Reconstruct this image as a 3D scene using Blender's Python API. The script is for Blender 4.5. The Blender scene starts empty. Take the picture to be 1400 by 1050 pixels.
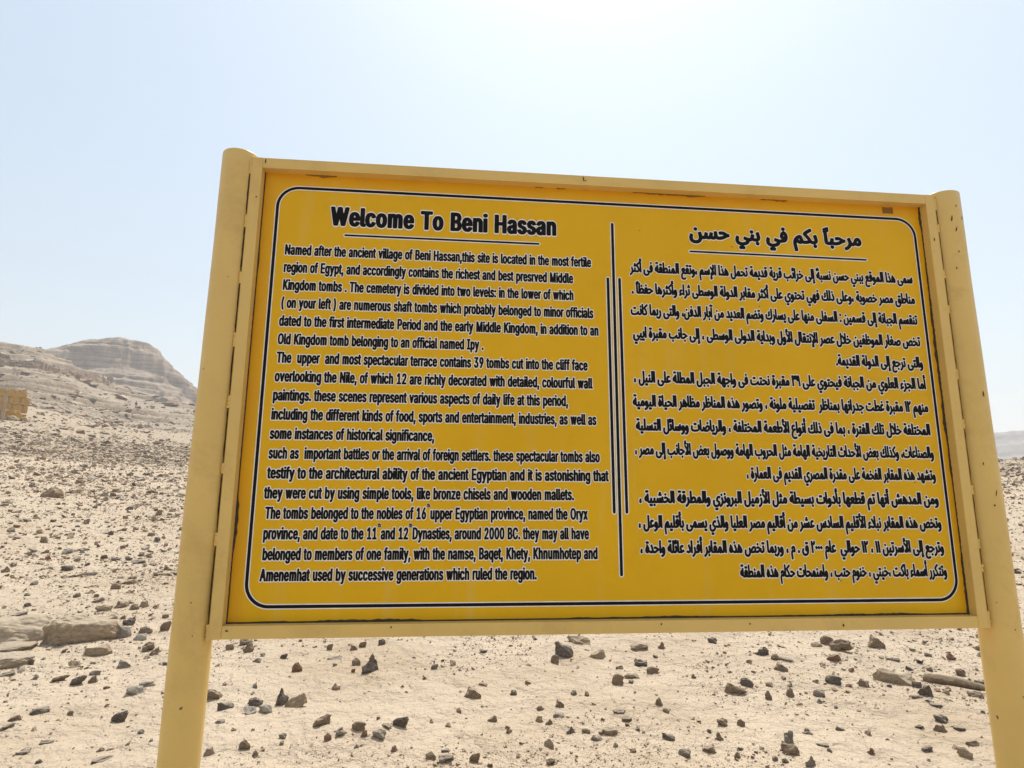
import bpy, bmesh, math, random, unicodedata
import numpy as np
from mathutils import Vector, Matrix
from mathutils import noise as mnoise

S = bpy.context.scene
C = S.collection
rad = math.radians
EYE = 1.6

# ------------------------------------------------------------------ camera
FPX, PITCH, ROLL = 819.3, 0.179535, 0.006752
fw = Vector((0, math.cos(PITCH), math.sin(PITCH)))
r0 = Vector((1, 0, 0)); u0 = r0.cross(fw)
rt = r0*math.cos(ROLL) + u0*math.sin(ROLL)
up = -r0*math.sin(ROLL) + u0*math.cos(ROLL)
cam_d = bpy.data.cameras.new('camera'); cam = bpy.data.objects.new('camera', cam_d); C.objects.link(cam)
cam_d.sensor_width = 36; cam_d.lens = 36*FPX/1400; cam_d.clip_start = 0.05; cam_d.clip_end = 20000
m = Matrix((rt, up, -fw)).transposed().to_4x4(); m.translation = Vector((0, 0, EYE)); cam.matrix_world = m
S.camera = cam

# ------------------------------------------------------------------ sky, sun, exposure
SUN_EL, SUN_AZ = rad(64), rad(12)            # azimuth measured from +Y towards +X
w = bpy.data.worlds.new('World'); S.world = w; w.use_nodes = True
nt = w.node_tree; nt.nodes.clear()
sky = nt.nodes.new('ShaderNodeTexSky'); sky.sky_type = 'NISHITA'; sky.sun_disc = False
sky.sun_elevation = SUN_EL; sky.sun_rotation = SUN_AZ
sky.air_density = 1.5; sky.dust_density = 2.2; sky.ozone_density = 1.0; sky.altitude = 0
bg = nt.nodes.new('ShaderNodeBackground'); bg.inputs[1].default_value = 0.105
wo = nt.nodes.new('ShaderNodeOutputWorld')
hue = nt.nodes.new('ShaderNodeMix'); hue.data_type = 'RGBA'; hue.blend_type = 'MULTIPLY'; hue.inputs[0].default_value = 1.0
hue.inputs[7].default_value = (0.92, 1.0, 1.03, 1); nt.links.new(sky.outputs[0], hue.inputs[6])
veil = nt.nodes.new('ShaderNodeMix'); veil.data_type = 'RGBA'; veil.inputs[0].default_value = 0.42      # even bright dust haze over the clear sky
veil.inputs[7].default_value = (5.1, 5.9, 6.6, 1); nt.links.new(hue.outputs[2], veil.inputs[6])
nt.links.new(veil.outputs[2], bg.inputs[0]); nt.links.new(bg.outputs[0], wo.inputs[0])
sd = bpy.data.lights.new('sun', 'SUN'); sd.energy = 4.0; sd.angle = rad(0.6); sd.color = (1, 0.95, 0.87)
sun = bpy.data.objects.new('sun', sd); C.objects.link(sun)
sdir = Vector((math.sin(SUN_AZ)*math.cos(SUN_EL), math.cos(SUN_AZ)*math.cos(SUN_EL), math.sin(SUN_EL)))
sun.rotation_euler = sdir.to_track_quat('Z', 'Y').to_euler(); sun.location = (0, 0, 30)
S.view_settings.view_transform = 'Standard'; S.view_settings.look = 'None'
S.view_settings.exposure = 0.38; S.view_settings.gamma = 1.0
try: S.view_settings.use_curve_mapping = False
except Exception: pass
S.render.engine = 'CYCLES'
S.cycles.max_bounces = 8; S.cycles.diffuse_bounces = 4; S.cycles.volume_bounces = 1
S.cycles.use_denoising = True

# ------------------------------------------------------------------ helpers
def tag(o, label=None, cat=None, group=None, kind=None):
    if label: o['label'] = label
    if cat: o['category'] = cat
    if group: o['group'] = group
    if kind: o['kind'] = kind
    return o

def link(name, me, mat=None, parent=None, loc=(0, 0, 0)):
    o = bpy.data.objects.new(name, me); C.objects.link(o)
    if mat is not None:
        for mm in (mat if isinstance(mat, (list, tuple)) else [mat]): me.materials.append(mm)
    o.location = loc
    if parent: o.parent = parent
    return o

def empty(name, loc, rz=0):
    o = bpy.data.objects.new(name, None); C.objects.link(o); o.location = loc; o.rotation_euler = (0, 0, rz)
    o.empty_display_size = 0.2
    return o

def arr_mesh(name, co, faces, smooth=True, mat_idx=None):
    """co (n,3); faces (m,k) all the same k"""
    co = np.asarray(co, np.float32); faces = np.asarray(faces, np.int32)
    me = bpy.data.meshes.new(name)
    k = faces.shape[1]
    me.vertices.add(len(co)); me.vertices.foreach_set('co', co.ravel())
    me.loops.add(faces.size); me.loops.foreach_set('vertex_index', faces.ravel())
    me.polygons.add(len(faces))
    me.polygons.foreach_set('loop_start', np.arange(0, faces.size, k, dtype=np.int32))
    me.polygons.foreach_set('loop_total', np.full(len(faces), k, np.int32))
    me.polygons.foreach_set('use_smooth', np.full(len(faces), smooth, bool))
    if mat_idx is not None: me.polygons.foreach_set('material_index', np.asarray(mat_idx, np.int32))
    me.update(calc_edges=True); me.validate()
    return me

def grid_faces(nr, nc):
    i = np.arange(nr-1)[:, None]*nc + np.arange(nc-1)[None, :]
    i = i.ravel()
    return np.stack([i, i+1, i+nc+1, i+nc], 1)

def hash2(ix, iy, seed):
    h = (ix*374761393 + iy*668265263 + seed*1442695041) & 0xffffffff
    h = ((h ^ (h >> 13))*1274126177) & 0xffffffff
    return ((h ^ (h >> 16)) & 0xffff)/65535.0*2-1

def vnoise(x, y, seed=0):
    x = np.asarray(x, float); y = np.asarray(y, float)
    ix = np.floor(x).astype(np.int64); iy = np.floor(y).astype(np.int64)
    fx = x-ix; fy = y-iy; fx = fx*fx*(3-2*fx); fy = fy*fy*(3-2*fy)
    a = hash2(ix, iy, seed); b = hash2(ix+1, iy, seed); c = hash2(ix, iy+1, seed); d = hash2(ix+1, iy+1, seed)
    return (a*(1-fx)+b*fx)*(1-fy) + (c*(1-fx)+d*fx)*fy

def fbm(x, y, seed=0, n=4, g=0.5):
    s = 0; a = 1; t = 0
    for k in range(n):
        s = s + a*vnoise(x*2**k+17.3*k, y*2**k-9.1*k, seed+k); t += a; a *= g
    return s/t

def sstep(a, b, x):
    t = np.clip((x-a)/(b-a), 0, 1); return t*t*(3-2*t)

# ------------------------------------------------------------------ materials
def new_mat(name):
    mt = bpy.data.materials.new(name); mt.use_nodes = True
    n = mt.node_tree.nodes; n.clear()
    out = n.new('ShaderNodeOutputMaterial'); b = n.new('ShaderNodeBsdfPrincipled')
    mt.node_tree.links.new(b.outputs[0], out.inputs[0])
    return mt, n, mt.node_tree.links, b

def tex_noise(n, l, scale, detail=6, rough=0.55, vec=None, dist=0.0):
    t = n.new('ShaderNodeTexNoise'); t.inputs['Scale'].default_value = scale
    t.inputs['Detail'].default_value = detail; t.inputs['Roughness'].default_value = rough
    t.inputs['Distortion'].default_value = dist
    if vec is not None: l.new(vec, t.inputs['Vector'])
    return t

def ramp(n, l, fac, stops):
    r = n.new('ShaderNodeValToRGB'); e = r.color_ramp.elements
    while len(e) < len(stops): e.new(0.5)
    for el, (p, c) in zip(e, stops): el.position = p; el.color = (*c, 1)
    l.new(fac, r.inputs[0]); return r

def mixc(n, l, fac, a, b, mode='MIX'):
    x = n.new('ShaderNodeMix'); x.data_type = 'RGBA'; x.blend_type = mode
    if isinstance(fac, float): x.inputs[0].default_value = fac
    else: l.new(fac, x.inputs[0])
    for s, v in ((x.inputs[6], a), (x.inputs[7], b)):
        if isinstance(v, tuple): s.default_value = (*v, 1)
        else: l.new(v, s)
    return x.outputs[2]

def bump(n, l, h, strength, dist, b, prev=None):
    x = n.new('ShaderNodeBump'); x.inputs['Strength'].default_value = strength; x.inputs['Distance'].default_value = dist
    l.new(h, x.inputs['Height'])
    if prev is not None: l.new(prev, x.inputs['Normal'])
    l.new(x.outputs[0], b.inputs['Normal']); return x.outputs[0]

def mat_sand(name='sand', base=(0.53, 0.425, 0.31), far=False):
    mt, n, l, b = new_mat(name)
    geo = n.new('ShaderNodeNewGeometry'); P = geo.outputs['Position']
    a = tex_noise(n, l, 0.9, 7, 0.6, P); c1 = ramp(n, l, a.outputs[0], [(0.3, (base[0]*0.84, base[1]*0.80, base[2]*0.74)), (0.52, base), (0.72, tuple(min(1, v*1.08) for v in base))])
    f = tex_noise(n, l, 90, 4, 0.7, P); c2 = ramp(n, l, f.outputs[0], [(0.30, (0.80, 0.78, 0.76)), (0.5, (1, 1, 1))])
    col = mixc(n, l, 0.7, c1.outputs[0], c2.outputs[0], 'MULTIPLY')
    # small grit, dark and brown, sparse
    vo = n.new('ShaderNodeTexVoronoi'); vo.inputs['Scale'].default_value = 75; l.new(P, vo.inputs['Vector'])
    g1 = ramp(n, l, vo.outputs['Distance'], [(0.10, (1, 1, 1)), (0.2, (0, 0, 0))])
    gm = tex_noise(n, l, 3.2, 5, 0.7, P); g2 = ramp(n, l, gm.outputs[0], [(0.5, (0, 0, 0)), (0.66, (1, 1, 1))])
    gg = mixc(n, l, 1.0, g1.outputs[0], g2.outputs[0], 'MULTIPLY')
    gc = ramp(n, l, vo.outputs['Color'], [(0.3, (0.10, 0.08, 0.07)), (0.7, (0.30, 0.21, 0.14))])
    col = mixc(n, l, gg, col, gc.outputs[0])
    if far:
        vo2 = n.new('ShaderNodeTexVoronoi'); vo2.inputs['Scale'].default_value = 1.5; l.new(P, vo2.inputs['Vector'])
        q1 = ramp(n, l, vo2.outputs['Distance'], [(0.15, (1, 1, 1)), (0.3, (0, 0, 0))])
        q2t = tex_noise(n, l, 0.12, 5, 0.7, P); q2 = ramp(n, l, q2t.outputs[0], [(0.48, (0, 0, 0)), (0.6, (1, 1, 1))])
        q = mixc(n, l, 1.0, q1.outputs[0], q2.outputs[0], 'MULTIPLY')
        col = mixc(n, l, q, col, (0.2, 0.15, 0.11))
    l.new(col, b.inputs['Base Color']); b.inputs['Roughness'].default_value = 0.95
    b.inputs['Specular IOR Level'].default_value = 0.15
    f2 = tex_noise(n, l, 14, 8, 0.65, P)
    f0 = tex_noise(n, l, 4.5, 6, 0.6, P); p0 = bump(n, l, f0.outputs[0], 0.9, 0.15, b)
    p = bump(n, l, f2.outputs[0], 0.6, 0.035, b, p0)
    f3 = tex_noise(n, l, 140, 3, 0.6, P); bump(n, l, f3.outputs[0], 0.35, 0.003, b, p)
    return mt

def mat_rock(name, c0, c1, dust=0.45, scale=9, world=False, strata=None):
    mt, n, l, b = new_mat(name)
    geo = n.new('ShaderNodeNewGeometry')
    if world: P = geo.outputs['Position']
    else:
        tc = n.new('ShaderNodeTexCoord'); P = tc.outputs['Object']
        oi = n.new('ShaderNodeObjectInfo'); ad = n.new('ShaderNodeVectorMath'); ad.operation = 'ADD'
        l.new(P, ad.inputs[0]); l.new(geo.outputs['Position'], ad.inputs[1]); P = ad.outputs[0]
    a = tex_noise(n, l, scale, 8, 0.65, P, 0.6)
    r = ramp(n, l, a.outputs[0], [(0.32, c0), (0.68, c1)])
    col = r.outputs[0]
    if strata:
        sx = n.new('ShaderNodeMapping'); sx.inputs['Scale'].default_value = strata; l.new(P, sx.inputs[0])
        s = tex_noise(n, l, 1.0, 6, 0.7, sx.outputs[0]); sr = ramp(n, l, s.outputs[0], [(0.40, (0.45, 0.43, 0.42)), (0.56, (1.1, 1.08, 1.05))])
        col = mixc(n, l, 0.85, col, sr.outputs[0], 'MULTIPLY')
    sep = n.new('ShaderNodeSeparateXYZ'); l.new(geo.outputs['Normal'], sep.inputs[0])
    dn = tex_noise(n, l, scale*1.7, 6, 0.7, P)
    ma = n.new('ShaderNodeMath'); ma.operation = 'MULTIPLY_ADD'; l.new(dn.outputs[0], ma.inputs[0]); ma.inputs[1].default_value = 0.9; l.new(sep.outputs[2], ma.inputs[2])
    dr = ramp(n, l, ma.outputs[0], [(1.05/1.9, (0, 0, 0)), (1.45/1.9, (dust, dust, dust))])
    mr = n.new('ShaderNodeMath'); mr.operation = 'DIVIDE'; l.new(ma.outputs[0], mr.inputs[0]); mr.inputs[1].default_value = 1.9
    l.new(mr.outputs[0], dr.inputs[0])
    col = mixc(n, l, dr.outputs[0], col, (0.52, 0.42, 0.31))
    l.new(col, b.inputs['Base Color']); b.inputs['Roughness'].default_value = 0.85
    b.inputs['Specular IOR Level'].default_value = 0.25
    h = tex_noise(n, l, scale*3, 8, 0.7, P)
    bump(n, l, h.outputs[0], 0.7, 0.25/scale, b)
    return mt

def mat_paint(name, c, rough=0.45, var=0.10, coat=0.0, grime=0.25):
    mt, n, l, b = new_mat(name)
    tc = n.new('ShaderNodeTexCoord'); P = tc.outputs['Object']
    a = tex_noise(n, l, 2.3, 6, 0.6, P)
    r = ramp(n, l, a.outputs[0], [(0.3, tuple(v*(1-var) for v in c)), (0.7, tuple(min(1, v*(1+var)) for v in c))])
    d = tex_noise(n, l, 6, 9, 0.75, P, 0.4); dr = ramp(n, l, d.outputs[0], [(0.52, (1, 1, 1)), (0.75, (1-grime, 1-grime*1.1, 1-grime*1.2))])
    col = mixc(n, l, 1.0, r.outputs[0], dr.outputs[0], 'MULTIPLY')
    v = n.new('ShaderNodeTexNoise'); v.inputs['Scale'].default_value = 38; v.inputs['Detail'].default_value = 2; l.new(P, v.inputs['Vector'])
    vr = ramp(n, l, v.outputs[0], [(0.765, (0, 0, 0)), (0.78, (1, 1, 1))])
    col = mixc(n, l, vr.outputs[0], col, (0.13, 0.08, 0.05))
    l.new(col, b.inputs['Base Color']); b.inputs['Roughness'].default_value = rough
    rr = ramp(n, l, d.outputs[0], [(0.35, (rough*0.85,)*3), (0.7, (min(1, rough*1.25),)*3)]); l.new(rr.outputs[0], b.inputs['Roughness'])
    if coat: b.inputs['Coat Weight'].default_value = coat; b.inputs['Coat Roughness'].default_value = 0.22
    o = tex_noise(n, l, 120, 3, 0.5, P); bump(n, l, o.outputs[0], 0.08, 0.002, b)
    return mt

def mat_flat(name, c, rough=0.6, spec=0.3):
    mt, n, l, b = new_mat(name)
    tc = n.new('ShaderNodeTexCoord'); a = tex_noise(n, l, 25, 5, 0.6, tc.outputs['Object'])
    r = ramp(n, l, a.outputs[0], [(0.3, tuple(v*0.88 for v in c)), (0.7, tuple(min(1, v*1.1) for v in c))])
    l.new(r.outputs[0], b.inputs['Base Color']); b.inputs['Roughness'].default_value = rough
    b.inputs['Specular IOR Level'].default_value = spec
    return mt

M = {}
M['sand'] = mat_sand('sand')
M['sand_far'] = mat_sand('stony_sand', (0.42, 0.335, 0.243), far=True)
M['hillside'] = mat_rock('hillside_rock', (0.20, 0.150, 0.105), (0.35, 0.275, 0.195), dust=0.35, scale=0.35, world=True, strata=(0.03, 0.03, 0.9))
M['butte'] = mat_rock('limestone_cliff', (0.18, 0.120, 0.078), (0.36, 0.265, 0.18), dust=0.4, scale=0.09, world=True, strata=(0.010, 0.010, 0.5))
M['scarp'] = mat_rock('grey_far_rock', (0.15, 0.13, 0.12), (0.26, 0.235, 0.215), dust=0.25, scale=0.05, world=True, strata=(0.006, 0.006, 0.12))
M['dark'] = mat_rock('dark_grey_stone', (0.068, 0.052, 0.043), (0.28, 0.235, 0.19), 0.8)
M['grey'] = mat_rock('grey_stone', (0.17, 0.142, 0.115), (0.40, 0.345, 0.28), 0.75)
M['brown'] = mat_rock('brown_stone', (0.15, 0.105, 0.07), (0.41, 0.30, 0.20), 0.8)
M['red'] = mat_rock('reddish_stone', (0.18, 0.10, 0.06), (0.36, 0.21, 0.13), 0.5)
M['tan'] = mat_rock('tan_stone', (0.28, 0.205, 0.13), (0.50, 0.385, 0.26), 0.85)
M['cream'] = mat_rock('cream_limestone', (0.36, 0.275, 0.185), (0.60, 0.49, 0.36), 0.8)
M['pale'] = mat_rock('pale_stone', (0.38, 0.34, 0.29), (0.56, 0.51, 0.43), 0.6)
M['paint'] = mat_paint('cream_ochre_paint', (0.68, 0.46, 0.135), 0.42, 0.08, grime=0.18)
M['board'] = mat_paint('glossy_yellow_board', (0.72, 0.405, 0.003), 0.5, 0.06, coat=0.18, grime=0.06)
def glow_margin(mt):  # light bounced off the frame, painted as orange into side and top margins
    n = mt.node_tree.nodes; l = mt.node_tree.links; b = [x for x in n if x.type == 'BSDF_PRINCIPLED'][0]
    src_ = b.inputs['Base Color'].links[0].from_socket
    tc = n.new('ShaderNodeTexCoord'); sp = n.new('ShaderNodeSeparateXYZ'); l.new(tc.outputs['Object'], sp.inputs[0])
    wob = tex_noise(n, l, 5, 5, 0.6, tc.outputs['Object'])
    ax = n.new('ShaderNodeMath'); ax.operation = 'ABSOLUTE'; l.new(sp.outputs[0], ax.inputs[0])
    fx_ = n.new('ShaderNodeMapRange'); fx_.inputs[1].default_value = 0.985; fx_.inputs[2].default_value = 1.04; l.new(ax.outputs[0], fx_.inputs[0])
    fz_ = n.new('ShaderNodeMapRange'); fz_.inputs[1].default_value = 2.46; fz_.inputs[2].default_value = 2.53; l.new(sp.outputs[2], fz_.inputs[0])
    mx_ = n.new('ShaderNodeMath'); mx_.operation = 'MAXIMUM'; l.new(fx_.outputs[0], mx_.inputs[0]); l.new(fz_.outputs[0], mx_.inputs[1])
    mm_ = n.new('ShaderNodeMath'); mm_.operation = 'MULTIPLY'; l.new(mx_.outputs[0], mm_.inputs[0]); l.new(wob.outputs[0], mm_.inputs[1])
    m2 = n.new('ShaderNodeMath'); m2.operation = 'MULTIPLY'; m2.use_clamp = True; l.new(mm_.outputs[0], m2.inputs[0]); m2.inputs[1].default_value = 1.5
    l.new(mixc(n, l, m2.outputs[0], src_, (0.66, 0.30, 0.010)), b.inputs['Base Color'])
def streaks(mt):
    n = mt.node_tree.nodes; l = mt.node_tree.links; b = [x for x in n if x.type == 'BSDF_PRINCIPLED'][0]
    b.inputs['Specular IOR Level'].default_value = 0.15
    src_ = b.inputs['Base Color'].links[0].from_socket
    tc = n.new('ShaderNodeTexCoord'); mp = n.new('ShaderNodeMapping'); mp.inputs['Scale'].default_value = (9, 1, 0.9); l.new(tc.outputs['Object'], mp.inputs[0])
    t = tex_noise(n, l, 1.5, 7, 0.6, mp.outputs[0]); r = ramp(n, l, t.outputs[0], [(0.56, (0, 0, 0)), (0.78, (0.22, 0.22, 0.22))])
    l.new(mixc(n, l, r.outputs[0], src_, (0.62, 0.50, 0.24)), b.inputs['Base Color'])
streaks(M['board'])
glow_margin(M['board'])
M['ink'] = mat_flat('black_lettering', (0.008, 0.006, 0.008), 0.6, 0.12)
M['white'] = mat_flat('white_outline', (0.84, 0.82, 0.76), 0.5, 0.3)
M['sealant'] = mat_flat('dark_sealant', (0.055, 0.035, 0.02), 0.8)
M['residue'] = mat_flat('brown_residue', (0.24, 0.11, 0.02), 0.8)
M['rust'] = mat_flat('bare_metal_slot_shade', (0.03, 0.018, 0.014), 0.8)  # bare metal in the chips, painted shade in the weld slots
M['wood'] = mat_rock('weathered_wood', (0.16, 0.115, 0.07), (0.30, 0.22, 0.14), 0.15, 12)
M['mudbrick'] = mat_rock('ochre_mudbrick', (0.44, 0.26, 0.07), (0.60, 0.37, 0.12), 0.15, 0.9, world=True)
M['wallrock'] = mat_rock('brown_rock_face', (0.25, 0.175, 0.12), (0.38, 0.28, 0.20), 0.4, 0.5, world=True)

# ------------------------------------------------------------------ terrain
def pix_ray(x, y):
    v = rt*((x-700)/FPX) + up*(-(y-525)/FPX) + fw
    return math.atan2(v.x, v.y), v.z/math.hypot(v.x, v.y)

_sk = [pix_ray(*p) for p in [(-300, 430), (-120, 446), (0, 465), (30, 470), (55, 476), (100, 495), (145, 518), (200, 538), (264, 552),
                             (420, 570), (800, 600), (1200, 622), (1370, 629), (1400, 627), (1600, 615)]]
SK_AZ = np.array([a for a, _ in _sk]); SK_E = np.array([e for _, e in _sk])
DC_AZ = np.radians([-60, -42, -34, -28, -10, 15, 35, 60]); DC_D = np.array([250, 250, 235, 215, 140, 85, 62, 60.])

def crest(az):
    a = np.clip(az, SK_AZ[0], SK_AZ[-1])
    E = np.interp(a, SK_AZ, SK_E); D = np.interp(a, DC_AZ, DC_D)
    k = sstep(np.radians(75), np.radians(50), np.abs(az))      # the rise ends to the sides of the valley
    return E*k, D

def terrace(z, h, sharp):
    t = z/h; k = np.floor(t); f = t-k
    return h*(k + np.where(f < 1-sharp, f*0.35/(1-sharp), 0.35+0.65*sstep(1-sharp, 1.0, f)))

def height(x, y):
    x = np.asarray(x, float); y = np.asarray(y, float)
    d = np.hypot(x, y); az = np.arctan2(x, y)
    E, D = crest(az)
    zc = EYE + E*D
    a = 0.05*np.clip(np.cos(az)*1.3, -0.5, 1)
    t = np.minimum(d, D)
    z = a*t + np.clip((zc-a*D)/D**2, 0, 1)*t**2*sstep(np.radians(85), np.radians(60), np.abs(az))
    over = np.maximum(d-D, 0)
    z = z - np.where(over > 0, 0.22*over*sstep(0, 25, over), 0)
    z = np.maximum(z, -1.5)
    # relief
    far = sstep(25, 120, d)
    z = z + 0.050*fbm(x*2.1, y*2.1, 3, 6, 0.6)*sstep(0.5, 2, d) + 0.045*fbm(x*0.33, y*0.33, 11, 3)*sstep(1, 6, d)*(1-0*d)
    amp = np.clip((D-d)/25, 0.15, 1)
    z = z + far*0.9*fbm(x*0.035, y*0.035, 23, 5)*amp
    z = z + sstep(8, 40, d)*0.09*fbm(x*0.4+5, y*0.25, 31, 3)
    # ledges of rock on the left hillside
    k = sstep(120, 165, d)*sstep(np.radians(-22), np.radians(-30), az)*sstep(-0.5, 0.1, fbm(x*0.02, y*0.03, 41, 3)+0.12)
    zz = z + 0.8*fbm(x*0.03, y*0.03, 51, 3) + 0.03*x
    zt = terrace(zz, 3.0, 0.14) - 0.8*fbm(x*0.03, y*0.03, 51, 3) - 0.03*x
    z = z*(1-k) + zt*k + k*(0.9*fbm(x*0.09, y*0.13, 61, 5, 0.6)+0.35*fbm(x*0.5, y*0.5, 63, 3))
    return z

def h1(x, y): return float(height(np.array([x]), np.array([y]))[0])

def ground_hit(px, py, far=400):
    az, e = pix_ray(px, py)
    d = np.geomspace(2.0, far, 5000); X = d*math.sin(az); Y = d*math.cos(az)
    g = height(X, Y) - (EYE + e*d)
    i = int(np.argmax(g >= 0))
    if g[i] < 0: return None
    return X[i], Y[i], float(height(X[i:i+1], Y[i:i+1])[0]), d[i]

# the sand
azc = np.radians(np.concatenate([np.arange(-180, -56, 4.0), np.arange(-56, 56, 0.16), np.arange(56, 181, 4.0)]))
azc[-1] = math.pi
dr_ = np.concatenate([[0.02, 0.5, 1.0], np.geomspace(1.6, 420, 440)])
Dg, Ag = np.meshgrid(dr_, azc, indexing='ij')
X = Dg*np.sin(Ag); Y = Dg*np.cos(Ag); Z = height(X, Y)
under = sstep(118, 122, Dg)*sstep(np.radians(-19.9), np.radians(-21), Ag)*sstep(np.radians(-56.5), np.radians(-54), Ag)
Z = Z - 3.0*under
fc = grid_faces(len(dr_), len(azc))[:, ::-1]
me = arr_mesh('ground', np.stack([X, Y, Z], -1).reshape(-1, 3), fc, True, ((Dg[:-1, :-1] + 16*fbm(X[:-1, :-1]*0.12, Y[:-1, :-1]*0.12, 101, 5) > 40).astype(int)).ravel())
tag(link('ground', me, [M['sand'], M['sand_far']]), 'pale sandy desert slope strewn with stones and gravel', kind='structure')

# rocky hillside on the left, finer
ah = np.radians(np.arange(-58, -18, 0.085)); dh = np.concatenate([np.linspace(112, 120, 8), np.arange(121, 300, 0.75)])
Dg, Ag = np.meshgrid(dh, ah, indexing='ij'); X = Dg*np.sin(Ag); Y = Dg*np.cos(Ag); Z = height(X, Y)
Z = Z - 2.5*(1-sstep(112, 121, Dg)) - 2.0*sstep(np.radians(-20.5), np.radians(-18.5), Ag)
me = arr_mesh('hillside', np.stack([X, Y, Z], -1).reshape(-1, 3), grid_faces(len(dh), len(ah))[:, ::-1])
tag(link('hillside', me, M['hillside']), 'rocky brown hillside with ledges rising at the left', kind='structure')

# distant plain reaching the horizon
n = 60; g = np.linspace(-2400, 2400, n); GX, GY = np.meshgrid(g, g, indexing='ij')
GZ = -1.9 + 0*GX
me = arr_mesh('desert_plain', np.stack([GX, GY, GZ], -1).reshape(-1, 3), grid_faces(n, n))
tag(link('desert_plain', me, M['sand_far']), 'flat desert plain beyond the slope', kind='structure')
for f in me.polygons[:1]:
    if f.normal.z < 0: me.flip_normals()

# the layered limestone hill behind the left slope
def butte():
    D0 = 470.0
    pts = [(-260, 430), (-120, 452), (-40, 468), (20, 474), (53, 473), (85, 467), (115, 461), (135, 459), (155, 458), (185, 458), (200, 462), (215, 472), (226, 486),
           (237, 500), (247, 515), (258, 524), (263.5, 532), (264.5, 540), (275, 549), (300, 562), (360, 590), (460, 640)]
    azm = pix_ray(150, 500)[0]
    cdir = np.array([math.sin(azm), math.cos(azm)]); ldir = np.array([math.cos(azm), -math.sin(azm)])
    T = []; H = []; 
    for p in pts:
        a, e = pix_ray(*p); tt = D0*math.tan(a-azm); T.append(tt); H.append(EYE+e*math.hypot(D0, tt))
    t = np.arange(-330, 215, 0.9); s = np.concatenate([np.arange(-200, 30, 1.1), np.arange(30, 200, 6)])
    Sg, Tg = np.meshgrid(s, t, indexing='ij')
    Tw = Tg + 5*fbm(Tg*0.02, Sg*0.05, 3, 3)*sstep(0, -60, Sg)
    Hs = np.interp(Tw, T, H) + 1.6*fbm(Tw*0.09, Tw*0, 33, 4, 0.6)
    base = 0.0
    wob = fbm(Tg*0.03, Sg*0.02, 7, 4)
    sc = Sg + 9*wob*sstep(-10, -40, Sg) + np.maximum(0, Tg-20)*0.12
    # front profile: fraction of the full height against depth
    fs = [-200, -150, -118, -95, -92, -76, -73, -60, -57.5, -52, -49.5, -47, -30, 0, 60, 200]
    ff = [0.0, 0.22, 0.38, 0.50, 0.535, 0.60, 0.635, 0.685, 0.70, 0.725, 0.81, 0.865, 0.93, 1.0, 0.9, 0.3]
    F = np.interp(sc, fs, ff)
    Zz = base + (Hs-base)*F
    Zw = Zz + 1.6*fbm(Tg*0.02, Sg*0.02, 13, 3)
    Zt = terrace(Zw, 4.6, 0.3) - 1.6*fbm(Tg*0.02, Sg*0.02, 13, 3)
    mm = sstep(10, 30, Zz)*(0.6+0.4*sstep(-0.2, 0.3, fbm(Tg*0.015, Zz*0.05, 77, 3)))*(1-0.8*sstep(-12, 0, Sg))
    Zz = Zz*(1-mm) + Zt*mm + (1.5*fbm(Tg*0.11, Sg*0.12, 19, 5, 0.6)+1.0*fbm(Tg*0.03, Zz*0.5, 29, 3))*(1-0.5*sstep(-8, 0, Sg))
    crag = (3.4*fbm(Tg*0.018, Zz*0.42, 43, 4, 0.6) + 3.0*fbm(Tg*0.10, Zz*0.10, 47, 5, 0.6) - 2.2*np.clip(1-np.abs(fbm(Tg*0.06, Zz*0.03, 53, 3))*9, 0, 1))*sstep(0.03, 0.15, F)*sstep(1.0, 0.93, F)
    Sx = Sg + crag
    Tg = Tg + 1.8*fbm(Zz*0.4, Sg*0.05, 59, 3)*sstep(1.0, 0.93, F)
    X = cdir[0]*(D0+Sx) + ldir[0]*Tg; Y = cdir[1]*(D0+Sx) + ldir[1]*Tg
    me = arr_mesh('rocky_hill', np.stack([X, Y, Zz-2.5], -1).reshape(-1, 3), grid_faces(len(s), len(t)))
    if me.polygons[0].normal.z < 0: me.flip_normals()
    tag(link('rocky_hill', me, M['butte']), 'rounded limestone hill with layered cliff bands behind the slope', kind='structure')
butte()

# hazy flat-topped escarpment far off to the right
def scarp():
    a = np.radians(np.arange(-8, 62, 0.12)); s = np.concatenate([np.linspace(-420, 0, 70), np.linspace(8, 500, 8)])
    Sg, Ag = np.meshgrid(s, a, indexing='ij')
    D0 = 1050.0
    e = pix_ray(1385, 589)[1]
    top = EYE + e*D0 + 2*fbm(Ag*14, Ag*0, 5, 4) + 4*fbm(Ag*60, Sg*0.002, 8, 2)
    gully = 60*fbm(Ag*22, Sg*0.002, 15, 4)
    sc = Sg + gully*sstep(0, -120, Sg)
    F = np.interp(sc, [-420, -260, -200, -150, -140, -90, -82, -40, -34, 0, 500], [0, 0.14, 0.30, 0.42, 0.52, 0.62, 0.75, 0.82, 0.94, 1.0, 0.97])
    Zz = -6 + (top+6)*F + 1.5*fbm(Ag*200, Sg*0.02, 18, 3)*(F < 0.98)
    D = (D0 + Sg)*math.cos(rad(40))/np.cos(Ag)
    me = arr_mesh('escarpment', np.stack([D*np.sin(Ag), D*np.cos(Ag), Zz], -1).reshape(-1, 3), grid_faces(len(s), len(a)))
    if me.polygons[len(me.polygons)//2].normal.z < 0: me.flip_normals()
    tag(link('escarpment', me, M['scarp']), 'hazy flat-topped escarpment far beyond the right post', kind='structure')
scarp()

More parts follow.
